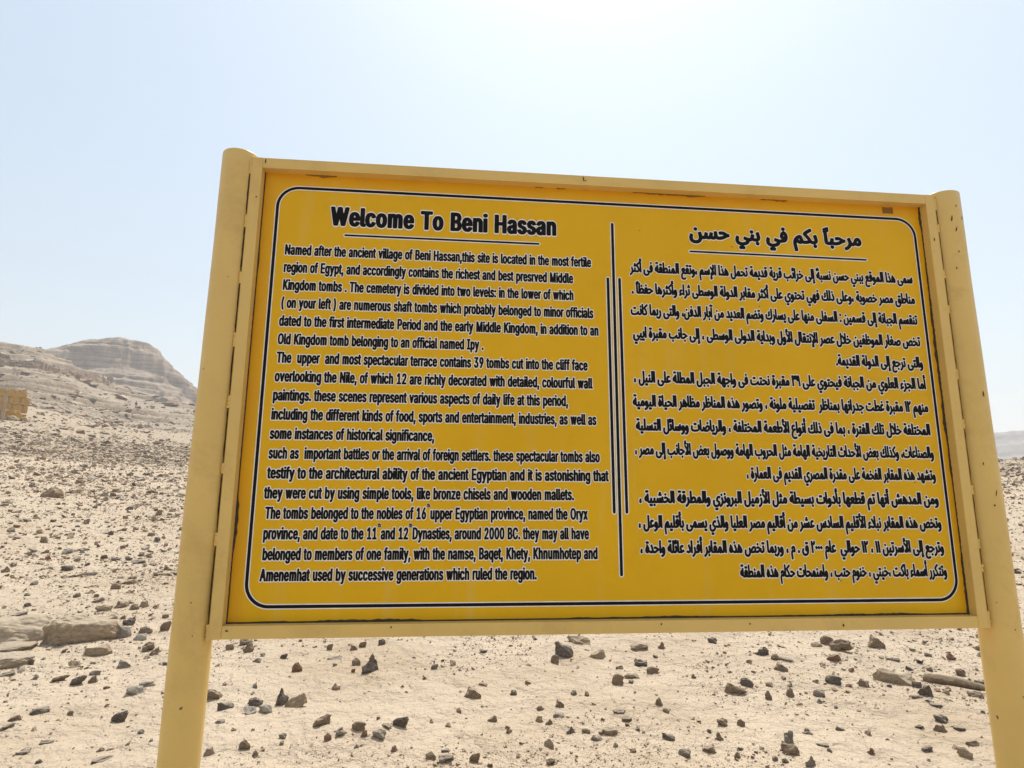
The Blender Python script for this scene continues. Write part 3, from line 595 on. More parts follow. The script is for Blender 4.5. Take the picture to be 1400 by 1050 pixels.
ARABIC = {
46:(56,[[15,11,18,21,26,25,37,22,41,14,38,2,30,-3,19,0]]),
58:(56,[[15,11,18,21,26,25,37,22,41,14,38,2,30,-3,19,0],[15,101,18,111,26,115,37,112,41,104,38,92,30,87,19,90]]),
1548:(69,[[33,-1,22,4,19,13,22,26,33,47,45,40,37,20,43,17,46,11,42,2]]),
1611:(0,[[8,149,8,160,55,174,55,162],[8,126,8,138,55,152,55,140]]),
1632:(62,[[33,44,14,62,29,78,48,59]]),
1633:(59,[[46,1,29,-1,21,88,11,138,27,143,39,87]]),
1634:(102,[[46,1,29,-1,21,88,11,138,27,143,39,87],[55,99,39,101,23,108,23,125,43,117,65,117,72,120,76,124,82,142,96,140,93,122,85,110,72,101]]),
1635:(122,[[46,1,29,-1,21,88,11,138,27,143,39,87],[51,90,39,92,32,102,29,136,36,112,41,108,48,106,55,109,58,114,64,138,79,136,76,112,81,108,91,107,98,110,100,116,100,125,95,138,109,143,114,130,116,116,115,106,109,97,98,92,82,91,72,95,66,104,71,104,65,95]]),
1641:(103,[[74,-1,67,36,61,99,53,120,43,126,31,122,23,110,24,96,29,89,40,84,55,84,72,89,74,74,51,68,31,69,15,78,8,91,7,108,11,121,21,134,33,141,47,143,59,139,68,129,74,115,84,30,90,2]]),
65152:(86,[[35,10,22,17,15,28,12,41,15,56,23,66,36,73,49,75,63,72,61,56,42,58,34,54,30,48,29,38,33,28,42,20,53,17],[8,-12,4,4,73,26,79,11]]),
65153:(49,[[19,0,15,135,32,135,36,0],[38,156,9,164,3,163,-4,157,-12,164,-2,173,7,177,16,176,36,169,43,169,51,173,57,165,47,158]]),
65155:(49,[[19,0,15,135,32,135,36,0],[5,148,2,159,19,163,18,159,16,159,5,170,2,178,4,187,9,193,17,197,34,196,32,185,17,185,14,181,14,176,20,169,29,165,20,164,40,170,43,159]]),
65156:(61,[[61,-1,35,3,28,8,22,17,19,35,15,135,32,135,38,28,41,21,45,18,65,16,69,14,71,9,70,4,66,0],[5,148,2,159,18,163,17,159,16,159,4,170,2,178,4,187,9,193,17,197,34,196,32,185,17,185,14,181,14,176,19,169,29,165,20,164,40,170,43,159]]),
65159:(50,[[19,0,15,150,32,150,36,0],[14,-64,11,-52,28,-48,26,-53,25,-52,13,-42,11,-33,13,-24,18,-19,26,-15,43,-16,41,-26,26,-26,23,-30,23,-35,28,-43,38,-47,29,-48,49,-42,52,-52]]),
65163:(57,[[0,-1,2,16,20,18,26,21,29,26,29,44,18,78,35,85,46,44,46,30,43,19,38,10,28,4,17,0],[8,108,5,119,22,123,21,119,19,120,7,130,5,138,7,148,12,153,20,157,37,156,35,145,20,145,17,141,17,136,22,129,32,125,23,124,43,130,46,119]]),
65165:(50,[[19,0,15,150,32,150,36,0]]),
65166:(61,[[61,-1,35,3,28,8,22,17,19,35,15,150,32,150,38,30,40,23,44,19,70,14,72,9,70,4,67,0]]),
65167:(209,[[82,-4,87,13,146,16,166,20,176,26,181,34,181,44,171,79,187,85,195,60,198,41,196,26,188,15,174,6,152,0,122,-3],[82,-4,40,0,25,5,15,14,8,24,6,34,7,49,12,71,28,67,24,43,25,33,29,26,37,20,49,16,87,13,92,2],[102,-44,95,-41,92,-34,95,-27,102,-24,109,-27,112,-34,109,-41]]),
65168:(230,[[82,-4,87,13,119,15,148,22,174,34,192,49,206,42,203,29,206,22,216,17,236,16,240,9,238,3,231,-1,203,3,195,7,189,13,188,27,191,26,179,16,150,4,121,-2],[82,-4,40,0,25,5,15,14,8,24,6,34,7,49,12,71,28,67,24,43,25,33,29,26,37,20,49,16,87,13,92,2],[97,-44,90,-41,87,-34,90,-27,97,-24,105,-27,108,-34,105,-41]]),
65169:(57,[[0,-1,2,16,20,18,26,21,29,26,29,44,18,78,35,85,46,44,46,30,43,19,38,10,28,4,17,0],[22,-40,15,-37,12,-30,15,-22,22,-19,30,-22,33,-30,30,-37]]),
65170:(72,[[0,-1,2,16,16,18,24,24,33,59,49,56,45,33,47,22,57,17,78,16,83,9,81,3,75,-1,53,1,41,7,34,21,41,20,28,5,16,0],[36,-40,28,-37,25,-30,28,-22,36,-19,43,-22,46,-30,43,-37]]),
65171:(85,[[42,0,27,2,17,8,10,17,6,30,9,47,23,70,37,84,41,73,27,86,38,99,67,70,75,56,79,40,77,25,70,11,58,3],[42,17,57,21,61,26,64,35,63,46,58,56,39,76,48,76,31,57,23,37,24,29,27,23,32,19],[58,118,51,121,48,128,51,135,58,138,66,135,69,128,66,121],[30,118,22,121,19,128,22,135,30,138,37,135,40,128,37,121]]),
65172:(102,[[102,-1,79,3,70,11,65,19,62,35,59,108,76,108,81,30,83,24,88,19,107,16,111,13,111,4,108,0],[70,22,55,19,40,19,23,23,14,29,8,38,6,50,9,61,16,71,26,79,38,86,64,93,67,75,51,73,36,68,26,58,23,48,27,41,38,37,55,36,69,38],[66,133,59,136,55,143,59,150,66,153,73,150,76,143,73,136],[37,133,30,136,27,143,30,150,37,153,44,150,47,143,44,136]]),
65173:(209,[[82,-4,87,13,146,16,166,20,176,26,181,34,181,44,171,79,187,85,195,60,198,41,196,26,188,15,174,6,152,0,122,-3],[82,-4,40,0,25,5,15,14,8,24,6,34,7,49,12,71,28,67,24,43,25,33,29,26,37,20,49,16,87,13,92,2],[117,84,110,87,107,95,110,102,117,105,124,102,127,95,124,87],[88,84,81,87,78,95,81,102,88,105,95,102,99,95,95,87]]),
65174:(230,[[82,-4,87,13,119,15,148,22,174,34,192,49,206,42,203,29,206,22,216,17,236,16,240,9,238,3,231,-1,203,3,195,7,189,13,188,27,191,26,179,16,150,4,121,-2],[82,-4,40,0,25,5,15,14,8,24,6,34,7,49,12,71,28,67,24,43,25,33,29,26,37,20,49,16,87,13,92,2],[117,84,110,87,107,95,110,102,117,105,124,102,128,95,124,87],[88,84,81,87,78,95,81,102,88,105,96,102,99,95,96,87]]),
65175:(63,[[0,-1,2,16,24,18,32,23,34,32,33,42,22,78,39,85,50,44,50,31,46,17,40,9,31,4,20,0],[46,107,38,110,35,117,38,124,46,127,53,124,56,117,53,110],[17,107,10,110,7,117,10,124,17,127,24,124,27,117,24,110]]),
65176:(78,[[0,-1,2,16,18,18,27,24,32,34,37,59,53,56,49,32,52,21,62,17,84,16,89,9,87,3,81,-1,56,1,43,7,39,21,45,20,38,9,30,4,19,0],[56,81,49,84,46,91,49,99,56,102,63,99,66,91,63,84],[27,81,20,84,17,91,20,99,27,102,35,99,38,91,35,84]]),
65177:(209,[[82,-4,87,13,146,16,166,20,176,26,181,34,181,44,171,79,187,85,195,60,198,41,196,26,188,15,174,6,152,0,122,-3],[82,-4,40,0,25,5,15,14,8,24,6,34,7,49,12,71,28,67,24,43,25,33,29,26,37,20,49,16,87,13,92,2],[103,107,95,110,92,118,95,125,103,128,110,125,113,118,110,110],[88,84,81,87,78,95,81,102,88,105,96,102,99,95,96,87],[117,84,110,87,107,95,110,102,117,105,124,102,127,95,124,87]]),
65179:(63,[[0,-1,2,16,24,18,32,23,34,32,33,42,22,78,39,85,50,44,50,31,46,17,40,9,31,4,20,0],[32,130,24,133,21,140,24,147,32,150,39,147,42,140,39,133],[17,107,10,110,7,117,10,124,17,127,24,124,28,117,24,110],[46,107,38,110,35,117,38,124,46,127,53,124,56,117,53,110]]),
65180:(78,[[0,-1,2,16,18,18,27,24,32,34,37,59,53,56,49,32,52,21,62,17,84,16,89,9,87,3,81,-1,56,1,43,7,39,21,45,20,38,9,30,4,19,0],[42,104,34,107,31,114,34,122,42,125,49,122,52,114,49,107],[28,81,20,84,17,91,20,99,28,102,35,99,38,91,35,84],[56,81,49,84,46,91,49,99,56,102,63,99,66,91,63,84]]),
65183:(124,[[0,-1,2,16,23,18,44,23,63,30,81,41,66,50,50,55,35,57,16,54,13,70,31,74,52,72,68,66,99,50,114,48,115,33,94,29,60,12,41,4,20,0],[59,-39,51,-36,48,-29,51,-21,59,-18,66,-21,69,-29,66,-36]]),
65184:(134,[[134,-1,115,1,103,6,93,16,88,29,101,37,106,26,112,20,141,15,144,10,144,5,139,0],[0,-1,2,16,23,18,44,23,63,30,81,41,66,50,50,55,35,57,16,54,13,70,31,74,52,72,68,66,99,50,114,48,115,33,94,29,60,12,41,4,20,0],[55,-39,47,-36,44,-29,47,-21,55,-18,62,-21,65,-29,62,-36]]),
65187:(124,[[0,-1,2,16,23,18,44,23,63,30,81,41,66,50,50,55,35,57,16,54,13,70,31,74,52,72,68,66,99,50,114,48,115,33,94,29,60,12,41,4,20,0]]),
65188:(134,[[134,-1,115,1,103,6,93,16,88,29,101,37,106,26,112,20,141,15,144,10,144,5,139,0],[0,-1,2,16,23,18,44,23,63,30,81,41,66,50,50,55,35,57,16,54,13,70,31,74,52,72,68,66,99,50,114,48,115,33,94,29,60,12,41,4,20,0]]),
65191:(124,[[0,-1,2,16,23,18,44,23,63,30,81,41,66,50,50,55,35,57,16,54,13,70,31,74,52,72,68,66,99,50,114,48,115,33,94,29,60,12,41,4,20,0],[35,96,28,99,25,106,28,113,35,116,42,113,45,106,42,99]]),
65192:(134,[[134,-1,115,1,103,6,93,16,88,29,101,37,106,26,112,20,141,15,144,10,144,5,139,0],[0,-1,2,16,23,18,44,23,63,30,81,41,66,50,50,55,35,57,16,54,13,70,31,74,52,72,68,66,99,50,114,48,115,33,94,29,60,12,41,4,20,0],[33,96,26,99,22,106,26,113,33,116,40,113,43,106,40,99]]),
65193:(100,[[7,9,16,24,30,18,49,16,64,19,72,26,74,35,70,49,46,89,61,99,78,71,88,49,91,30,87,17,76,6,56,-1,28,0]]),
65194:(112,[[45,16,66,20,71,24,73,31,73,39,69,50,46,89,61,99,81,64,97,25,105,18,119,14,122,7,119,2,113,-1,103,0,92,5,84,15,80,26,88,33,84,14,78,7,69,2,56,-1,38,-1,24,2,10,7,7,9,16,24,30,18]]),
65195:(100,[[7,9,16,24,30,18,49,16,64,19,72,26,74,35,70,49,46,89,61,99,78,71,88,49,91,30,87,17,76,6,56,-1,28,0],[45,118,38,121,35,128,38,135,45,138,53,135,56,128,53,121]]),
65196:(112,[[45,16,66,20,71,24,73,31,73,39,69,50,46,89,61,99,81,64,97,25,105,18,119,14,122,7,119,2,113,-1,103,0,92,5,84,15,80,26,88,33,84,14,78,7,69,2,56,-1,38,-1,24,2,10,7,7,9,16,24,30,18],[46,118,39,121,36,128,39,135,46,138,54,135,57,128,54,121]]),
65197:(77,[[1,-48,-5,-32,23,-19,34,-10,43,3,47,16,47,30,43,44,33,63,48,71,57,54,62,34,63,15,59,0,50,-16,38,-29,21,-40]]),
65198:(83,[[1,-49,-5,-33,13,-25,27,-17,36,-7,44,5,47,20,46,33,33,63,48,71,68,24,76,18,91,14,93,10,93,5,85,-1,70,1,61,9,55,22,62,18,61,9,58,-3,49,-18,27,-37]]),
65199:(77,[[1,-48,-5,-32,23,-19,34,-10,43,3,47,16,47,30,43,44,33,63,48,71,57,54,62,34,63,15,59,0,50,-16,38,-29,21,-40],[37,95,30,98,27,106,30,113,37,116,44,113,47,106,44,98]]),
65200:(83,[[1,-49,-5,-33,13,-25,27,-17,36,-7,44,5,47,20,46,33,33,63,48,71,68,24,76,18,91,14,93,10,93,5,85,-1,70,1,61,9,55,22,62,18,61,9,58,-3,49,-18,27,-37],[34,95,27,98,24,106,27,113,34,116,41,113,45,106,41,98]]),
65201:(254,[[66,-49,47,-46,33,-41,21,-34,13,-24,7,-11,6,1,8,17,15,37,30,31,25,15,24,1,25,-9,31,-19,39,-25,52,-30,66,-32,83,-30,104,-21,111,-14,115,-3,115,20,107,55,124,60,135,24,142,18,152,16,161,18,167,24,172,38,175,59,191,56,187,30,189,21,199,17,218,17,226,23,227,36,224,54,216,78,233,85,241,58,243,38,241,20,231,6,214,-1,193,0,181,7,176,20,183,20,177,10,171,4,161,0,147,-1,132,5,125,19,134,9,133,5,128,-15,118,-30,110,-38,98,-44,84,-47]]),
65203:(165,[[0,-1,2,16,16,18,22,25,31,58,47,53,43,26,45,20,50,17,68,17,77,21,82,32,87,59,103,56,99,29,102,20,116,16,132,19,137,26,138,37,126,78,143,85,152,55,154,34,150,16,139,4,123,-1,104,1,93,7,88,20,95,20,88,8,82,3,68,-1,51,0,42,3,34,11,32,22,38,23,32,12,25,4,17,1]]),
65204:(179,[[0,-1,2,16,16,18,22,25,31,58,47,53,42,26,44,21,49,18,65,16,76,20,82,32,87,59,103,56,99,29,102,20,113,16,130,18,135,22,138,31,136,71,151,72,154,41,160,25,169,18,185,15,189,9,188,4,183,0,166,1,152,10,146,24,150,23,148,17,139,5,126,0,111,-1,101,1,95,5,90,12,88,20,95,20,83,4,73,0,55,-1,43,2,35,9,32,22,38,23,32,12,25,4,17,1]]),
65206:(267,[[66,-49,47,-46,33,-41,21,-34,13,-24,7,-11,6,1,8,17,15,37,30,31,24,4,24,-6,28,-14,39,-25,59,-31,75,-31,90,-28,101,-23,111,-14,115,-3,116,12,113,31,107,55,124,60,132,29,140,18,155,16,165,21,171,35,175,59,191,56,187,30,189,21,195,17,210,16,220,19,226,29,224,71,239,72,242,41,248,25,255,19,273,16,277,11,276,5,272,0,255,0,241,10,234,24,238,23,236,17,227,5,214,0,199,-1,189,1,183,5,178,12,176,20,183,20,172,5,163,0,149,-1,134,4,128,11,125,19,134,9,133,5,128,-15,118,-31,110,-38,98,-44,84,-48],[173,114,166,118,163,125,166,132,173,135,180,132,183,125,180,118],[159,91,151,94,148,102,151,109,159,112,166,109,169,102,166,94],[187,91,180,94,177,102,180,109,187,112,195,109,198,102,195,94]]),
65208:(179,[[0,-1,2,16,16,18,22,25,31,58,47,53,42,26,44,21,49,18,65,16,76,20,82,32,87,59,103,56,99,29,102,20,113,16,130,18,135,22,138,31,136,71,151,72,154,41,160,25,169,18,185,15,189,9,188,4,183,0,166,1,152,10,146,24,150,23,148,17,139,5,126,0,111,-1,101,1,95,5,90,12,88,20,95,20,83,4,73,0,55,-1,43,2,35,9,32,22,38,23,32,12,25,4,17,1],[91,114,83,118,80,125,83,132,91,135,98,132,101,125,98,118],[76,91,69,94,66,102,69,109,76,112,84,109,87,102,84,94],[105,91,97,94,94,102,97,109,105,112,112,109,115,102,112,94]]),
65210:(284,[[284,-1,256,3,239,12,256,21,269,17,290,16,294,12,294,6,291,1],[66,-49,47,-46,33,-41,21,-34,13,-24,7,-11,6,1,8,17,15,37,30,31,25,15,24,1,25,-9,31,-19,48,-29,75,-31,90,-28,101,-22,109,-14,114,-5,116,8,115,21,107,55,124,60,131,32,137,24,144,20,162,16,194,15,222,17,242,27,247,33,249,41,246,51,241,57,234,61,223,61,203,54,182,38,161,13,142,13,148,22,173,51,201,72,218,78,235,78,250,72,260,61,265,46,263,31,256,18,245,9,229,2,213,-1,172,-2,141,5,131,10,125,19,134,9,133,5,128,-15,118,-30,110,-38,98,-44,84,-47]]),
65211:(190,[[102,-4,71,-2,50,2,42,6,36,12,33,19,38,20,31,9,23,3,14,0,0,-1,2,16,16,19,23,27,32,58,48,54,44,29,46,22,54,18,78,14,114,14,137,16,151,21,162,32,163,46,159,54,153,58,138,60,125,57,109,47,92,31,76,12,58,12,80,42,102,62,122,73,143,78,163,73,176,60,180,42,175,23,163,10,149,3,128,-2]]),
65212:(199,[[199,-1,172,3,154,12,172,21,184,17,205,16,209,12,210,6,206,1],[102,-4,71,-2,50,2,42,6,36,12,33,19,38,20,31,9,23,3,14,0,0,-1,2,16,16,19,23,27,32,58,48,54,44,29,46,22,54,18,78,14,114,14,137,16,151,21,162,32,163,46,159,54,153,58,138,60,125,57,109,47,92,31,76,12,58,12,80,42,102,62,122,73,143,78,163,73,176,60,180,42,175,23,163,10,149,3,128,-2]]),
65214:(284,[[284,-1,256,3,239,12,256,21,269,17,290,16,294,12,294,6,291,1],[66,-49,47,-46,33,-41,21,-34,13,-24,7,-11,6,1,8,17,15,37,30,31,25,15,24,1,25,-9,31,-19,48,-29,75,-31,90,-28,101,-22,109,-14,114,-5,116,8,115,21,107,55,124,60,131,32,137,24,144,20,162,16,194,15,222,17,242,27,247,33,249,41,246,51,241,57,234,61,223,61,203,54,182,38,161,13,142,13,148,22,173,51,201,72,218,78,235,78,250,72,260,61,265,46,263,31,256,18,245,9,229,2,213,-1,172,-2,141,5,131,10,125,19,134,9,133,5,128,-15,118,-30,110,-38,98,-44,84,-47],[222,100,214,103,211,111,214,118,222,121,229,118,232,111,229,103]]),
65215:(190,[[102,-4,71,-2,50,2,42,6,36,12,33,19,38,20,31,9,23,3,14,0,0,-1,2,16,16,19,23,27,32,58,48,54,44,29,46,22,54,18,78,14,114,14,137,16,151,21,162,32,163,46,159,54,153,58,138,60,125,57,109,47,92,31,76,12,58,12,80,42,102,62,122,73,143,78,163,73,176,60,180,42,175,23,163,10,149,3,128,-2],[137,99,130,102,126,109,130,117,137,120,144,117,147,109,144,102]]),
65216:(199,[[199,-1,172,3,154,12,172,21,184,17,205,16,209,12,210,6,206,1],[102,-4,71,-2,50,2,42,6,36,12,33,19,38,20,31,9,23,3,14,0,0,-1,2,16,16,19,23,27,32,58,48,54,44,29,46,22,54,18,78,14,114,14,137,16,151,21,162,32,163,46,159,54,153,58,138,60,125,57,109,47,92,31,76,12,58,12,80,42,102,62,122,73,143,78,163,73,176,60,180,42,175,23,163,10,149,3,128,-2],[137,99,130,102,126,109,130,117,137,120,144,117,147,109,144,102]]),
65219:(142,[[0,-1,2,16,78,18,100,22,111,29,116,40,116,46,112,53,102,60,88,60,74,55,58,44,42,29,28,12,10,12,23,31,39,49,54,62,70,72,87,77,106,76,121,69,130,57,133,42,130,29,120,16,107,9,88,3,69,0],[20,20,16,150,33,150,37,34]]),
65220:(149,[[149,-1,121,3,104,12,121,21,134,17,155,16,159,12,159,6,156,1],[0,-1,2,16,78,18,100,22,111,29,116,40,116,46,112,53,102,60,88,60,74,55,58,44,42,29,28,12,10,12,23,31,39,49,54,62,70,72,87,77,106,76,121,69,130,57,133,42,130,29,120,16,107,9,88,3,69,0],[20,20,16,150,33,150,37,34]]),
65223:(142,[[0,-1,2,16,78,18,100,22,111,29,116,40,116,46,112,53,102,60,88,60,74,55,58,44,42,29,28,12,10,12,23,31,39,49,54,62,70,72,87,77,106,76,121,69,130,57,133,42,130,29,120,16,107,9,88,3,69,0],[20,20,16,150,33,150,37,34],[85,99,78,102,75,109,78,117,85,120,93,117,96,109,93,102]]),
65224:(149,[[149,-1,121,3,104,12,121,21,134,17,155,16,159,12,159,6,156,1],[0,-1,2,16,78,18,100,22,111,29,116,40,116,46,112,53,102,60,88,60,74,55,58,44,42,29,28,12,10,12,23,31,39,49,54,62,70,72,87,77,106,76,121,69,130,57,133,42,130,29,120,16,107,9,88,3,69,0],[20,20,16,150,33,150,37,34],[85,99,78,102,75,109,78,117,85,120,93,117,96,109,93,102]]),
65225:(107,[[72,-83,41,-78,19,-66,11,-57,5,-46,2,-22,8,2,16,14,26,26,52,44,86,54,90,38,62,30,39,16,25,-2,19,-20,20,-33,25,-46,34,-55,44,-61,58,-64,76,-65,99,-63,116,-58,121,-72,96,-80],[37,29,22,36,12,49,8,65,11,81,18,93,33,102,51,105,71,101,68,85,53,88,41,86,32,82,26,74,25,63,30,53,43,45,56,42]]),
65226:(112,[[62,-83,36,-79,17,-71,6,-57,2,-37,6,-16,16,1,33,16,65,39,75,50,76,60,69,67,57,69,41,66,29,60,61,29,87,19,117,16,122,11,121,5,116,0,106,-1,87,1,69,6,48,19,18,48,14,61,21,71,41,83,62,86,75,85,87,76,93,65,92,52,88,43,79,32,38,0,27,-12,20,-28,20,-43,29,-56,45,-63,61,-66,75,-65,110,-55,116,-69,92,-79]]),
65227:(106,[[0,-1,2,16,38,17,24,29,17,43,18,63,26,79,37,87,48,91,63,92,80,89,77,73,55,75,41,69,34,59,34,47,43,33,61,24,68,24,93,34,99,18,50,3]]),
65228:(109,[[0,-1,2,16,22,18,43,24,60,33,71,44,76,53,75,63,67,68,53,69,38,66,26,60,59,29,80,20,115,16,120,9,117,2,109,-1,86,1,67,6,48,17,16,47,11,60,15,68,31,79,53,86,73,85,81,82,88,75,92,68,93,59,87,40,72,24,51,10,25,1]]),
65231:(106,[[0,-1,2,16,38,17,24,29,17,43,18,63,26,79,37,87,48,91,63,92,80,89,77,73,55,75,41,69,34,59,34,47,43,33,61,24,68,24,93,34,99,18,50,3],[56,114,48,117,45,124,48,132,56,135,63,132,66,124,63,117]]),
65232:(109,[[0,-1,2,16,22,18,43,24,60,33,71,44,76,53,75,63,67,68,53,69,38,66,26,60,59,29,80,20,115,16,120,9,117,2,109,-1,86,1,67,6,48,17,16,47,11,60,15,68,31,79,53,86,73,85,81,82,88,75,92,68,93,59,87,40,72,24,51,10,25,1],[58,108,50,111,47,118,50,126,58,129,65,126,68,118,65,111]]),
65235:(94,[[0,-1,2,16,46,19,57,24,64,31,68,51,65,74,56,86,49,88,43,86,37,80,33,71,32,62,35,55,40,51,49,49,61,50,74,54,75,39,58,33,36,34,22,42,16,54,16,65,19,78,30,96,46,105,55,105,64,102,76,89,84,66,84,44,77,23,65,10,52,4,29,0],[47,127,39,130,36,137,39,145,47,148,54,145,57,137,54,130]]),
65236:(104,[[0,-1,2,16,29,17,46,21,61,29,69,39,71,51,65,64,57,70,45,68,36,56,35,43,42,30,56,20,36,14,33,17,22,30,17,44,19,60,28,76,40,84,51,87,66,85,77,77,85,64,88,49,85,33,76,20,62,10,44,3],[104,-1,71,2,45,9,59,19,109,16,114,12,114,6,111,1],[52,109,44,112,41,119,44,126,52,130,59,126,62,119,59,112]]),
65237:(163,[[68,-39,49,-38,34,-33,22,-26,13,-15,8,-2,6,13,10,31,17,48,18,51,34,44,26,25,24,10,28,-3,36,-13,49,-18,67,-22,85,-21,102,-18,118,-10,128,0,134,13,137,30,135,51,128,66,123,69,116,70,107,64,101,48,102,40,105,35,112,32,122,32,142,36,143,21,138,18,118,15,99,18,91,23,86,31,84,44,87,58,94,72,105,83,120,87,133,84,145,72,152,49,152,19,145,-4,135,-18,118,-30,97,-37],[130,109,123,112,120,119,123,127,130,130,138,127,141,119,138,112],[101,109,94,112,91,119,94,127,101,130,109,127,112,119,109,112]]),
65238:(170,[[68,-57,49,-55,34,-51,22,-43,13,-33,8,-20,6,-5,10,13,17,30,18,34,34,26,27,9,24,-4,27,-19,36,-30,49,-36,64,-39,85,-39,102,-36,115,-30,126,-20,132,-11,136,5,136,24,132,41,123,51,112,51,106,45,101,35,101,25,105,20,119,16,175,16,179,12,180,6,176,1,171,-1,117,-1,100,2,89,10,85,19,84,31,87,44,94,55,103,64,112,69,122,69,131,67,139,62,146,53,153,31,153,7,145,-21,135,-36,118,-48,97,-55],[134,91,127,94,124,101,127,109,134,112,141,109,145,101,141,94],[105,91,98,94,95,101,98,109,105,112,113,109,116,101,113,94]]),
65239:(94,[[0,-1,2,16,46,19,57,24,64,31,68,51,65,74,56,86,49,88,43,86,37,80,33,71,32,62,35,55,40,51,49,49,61,50,74,54,75,39,58,33,36,34,22,42,16,54,16,65,19,78,30,96,46,105,55,105,64,102,76,89,84,66,84,44,77,23,65,10,52,4,29,0],[62,127,54,130,51,137,54,145,62,148,69,145,72,137,69,130],[33,127,25,130,22,137,25,145,33,148,40,145,43,137,40,130]]),
65240:(104,[[0,-1,2,16,29,17,46,21,61,29,69,39,71,51,65,64,57,70,45,68,36,56,35,43,42,30,56,20,36,14,33,17,22,30,17,44,19,60,28,76,40,84,51,87,66,85,77,77,85,64,88,49,85,33,76,20,62,10,44,3],[104,-1,71,2,45,9,59,19,109,16,114,12,114,6,111,1],[67,109,59,112,56,119,59,126,67,130,74,126,77,119,74,112],[38,109,30,112,27,119,30,126,38,130,45,126,48,119,45,112]]),
65241:(185,[[82,-4,87,13,134,16,145,21,153,28,155,39,151,150,168,150,173,40,169,21,157,9,141,2,116,-3],[76,43,72,56,91,62,97,66,95,70,82,82,83,94,91,104,107,113,114,101,100,94,95,88,109,72,111,66,110,60,98,51],[82,-4,40,0,25,5,15,14,8,24,6,34,7,49,12,71,28,67,24,43,25,33,29,26,37,20,49,16,87,13,92,2]]),
65242:(194,[[82,-4,87,13,133,16,145,21,153,28,155,39,151,150,168,150,174,34,181,21,201,14,204,10,203,5,195,-1,180,1,170,8,164,19,168,19,162,11,143,2,119,-3],[76,43,72,56,91,62,97,66,95,70,82,82,83,94,91,104,107,113,114,101,100,94,95,88,109,72,111,66,110,60,98,51],[82,-4,40,0,25,5,15,14,8,24,6,34,7,49,12,71,28,67,24,43,25,33,29,26,37,20,49,16,87,13,92,2]]),
65243:(87,[[0,-1,2,16,46,19,55,23,58,30,54,43,46,55,7,90,9,105,28,121,82,149,89,133,42,110,16,93,19,101,46,78,64,58,70,47,73,36,73,25,71,17,63,8,49,2,31,-1]]),
65244:(107,[[0,-1,2,16,44,18,54,22,58,29,56,37,48,49,7,90,6,96,9,105,30,122,82,149,89,133,40,108,16,93,17,101,35,85,61,60,84,25,96,18,114,15,117,10,116,5,108,-1,88,2,76,10,66,24,72,21,70,18,62,9,53,4,33,0]]),
65245:(146,[[6,0,8,17,15,37,30,31,25,13,24,-2,27,-14,38,-24,54,-31,75,-31,91,-27,105,-17,112,1,115,25,111,150,129,150,132,20,127,-9,116,-29,101,-41,85,-47,61,-49,43,-46,27,-39,15,-28,8,-15]]),
65246:(153,[[6,0,8,17,15,37,30,31,24,10,24,-6,29,-17,38,-25,57,-31,76,-31,92,-26,106,-16,113,-1,116,16,111,150,129,150,133,34,136,27,141,20,162,14,164,8,162,3,155,-1,141,1,132,8,128,19,133,13,132,2,126,-16,117,-29,107,-37,95,-43,81,-47,63,-49,38,-44,21,-34,10,-18]]),
65247:(55,[[0,-1,2,16,19,18,24,25,21,150,38,150,42,41,40,20,36,11,28,4,16,0]]),
65248:(63,[[0,-1,2,16,19,18,24,27,21,150,38,150,43,34,49,22,57,17,70,15,73,11,73,6,66,-1,50,1,41,8,35,19,39,18,38,14,27,4,14,0]]),
65249:(102,[[16,-83,8,-47,5,-21,5,-5,9,9,19,20,32,27,55,29,78,27,78,31,76,43,72,52,66,59,60,63,51,63,43,60,36,54,28,42,15,49,25,65,38,76,53,80,68,78,82,68,90,54,93,35,91,17,86,6,64,11,47,12,35,9,27,3,22,-6,22,-22,32,-78]]),
65250:(118,[[16,-83,8,-46,3,-13,3,5,7,23,20,46,37,62,58,74,68,76,77,75,82,72,87,65,105,23,112,18,126,14,128,6,121,-1,108,0,94,10,99,14,94,5,85,-1,76,-4,66,-3,55,1,44,8,35,18,27,30,29,29,21,12,19,-10,24,-40,33,-79],[76,13,83,16,85,23,78,45,71,56,66,57,58,55,39,42,46,31,55,22,66,16]]),
65251:(110,[[0,-1,2,16,11,18,17,24,36,58,48,71,60,75,71,74,81,69,89,60,96,46,98,30,93,14,84,4,73,0,58,1,44,5,25,15,34,29,49,21,62,17,73,18,80,22,83,32,80,44,71,55,61,58,55,56,49,50,33,19,24,6,14,1]]),
65252:(121,[[0,-1,2,16,9,17,15,22,37,59,50,72,63,76,73,75,82,69,90,57,107,24,114,18,128,15,132,9,131,4,127,0,114,0,98,7,95,10,98,15,93,6,86,0,78,-3,68,-4,49,4,33,20,19,3,12,0],[41,36,51,23,64,15,77,14,84,20,84,30,78,44,72,54,66,59,61,59,54,55]]),
65254:(153,[[6,0,8,17,15,37,30,31,25,12,24,-2,28,-15,36,-24,48,-29,66,-32,83,-30,99,-25,111,-15,116,1,115,23,107,55,124,60,130,34,135,24,144,18,160,15,164,9,163,4,158,0,143,0,132,7,125,19,134,9,134,5,130,-12,121,-28,113,-36,102,-42,89,-47,72,-49,47,-47,24,-37,11,-22],[70,84,62,87,59,94,62,101,70,104,77,101,80,94,77,87]]),
65255:(57,[[0,-1,2,16,20,18,26,21,29,26,29,44,18,78,35,85,46,44,46,30,43,19,38,10,28,4,17,0],[27,107,19,110,16,117,19,124,27,127,34,124,37,117,34,110]]),
65256:(72,[[0,-1,2,16,16,18,24,24,33,59,49,56,45,33,47,22,57,17,78,16,83,9,81,3,75,-1,53,1,41,7,34,21,41,20,28,5,16,0],[33,81,25,84,22,91,25,99,33,102,40,99,43,91,40,84]]),
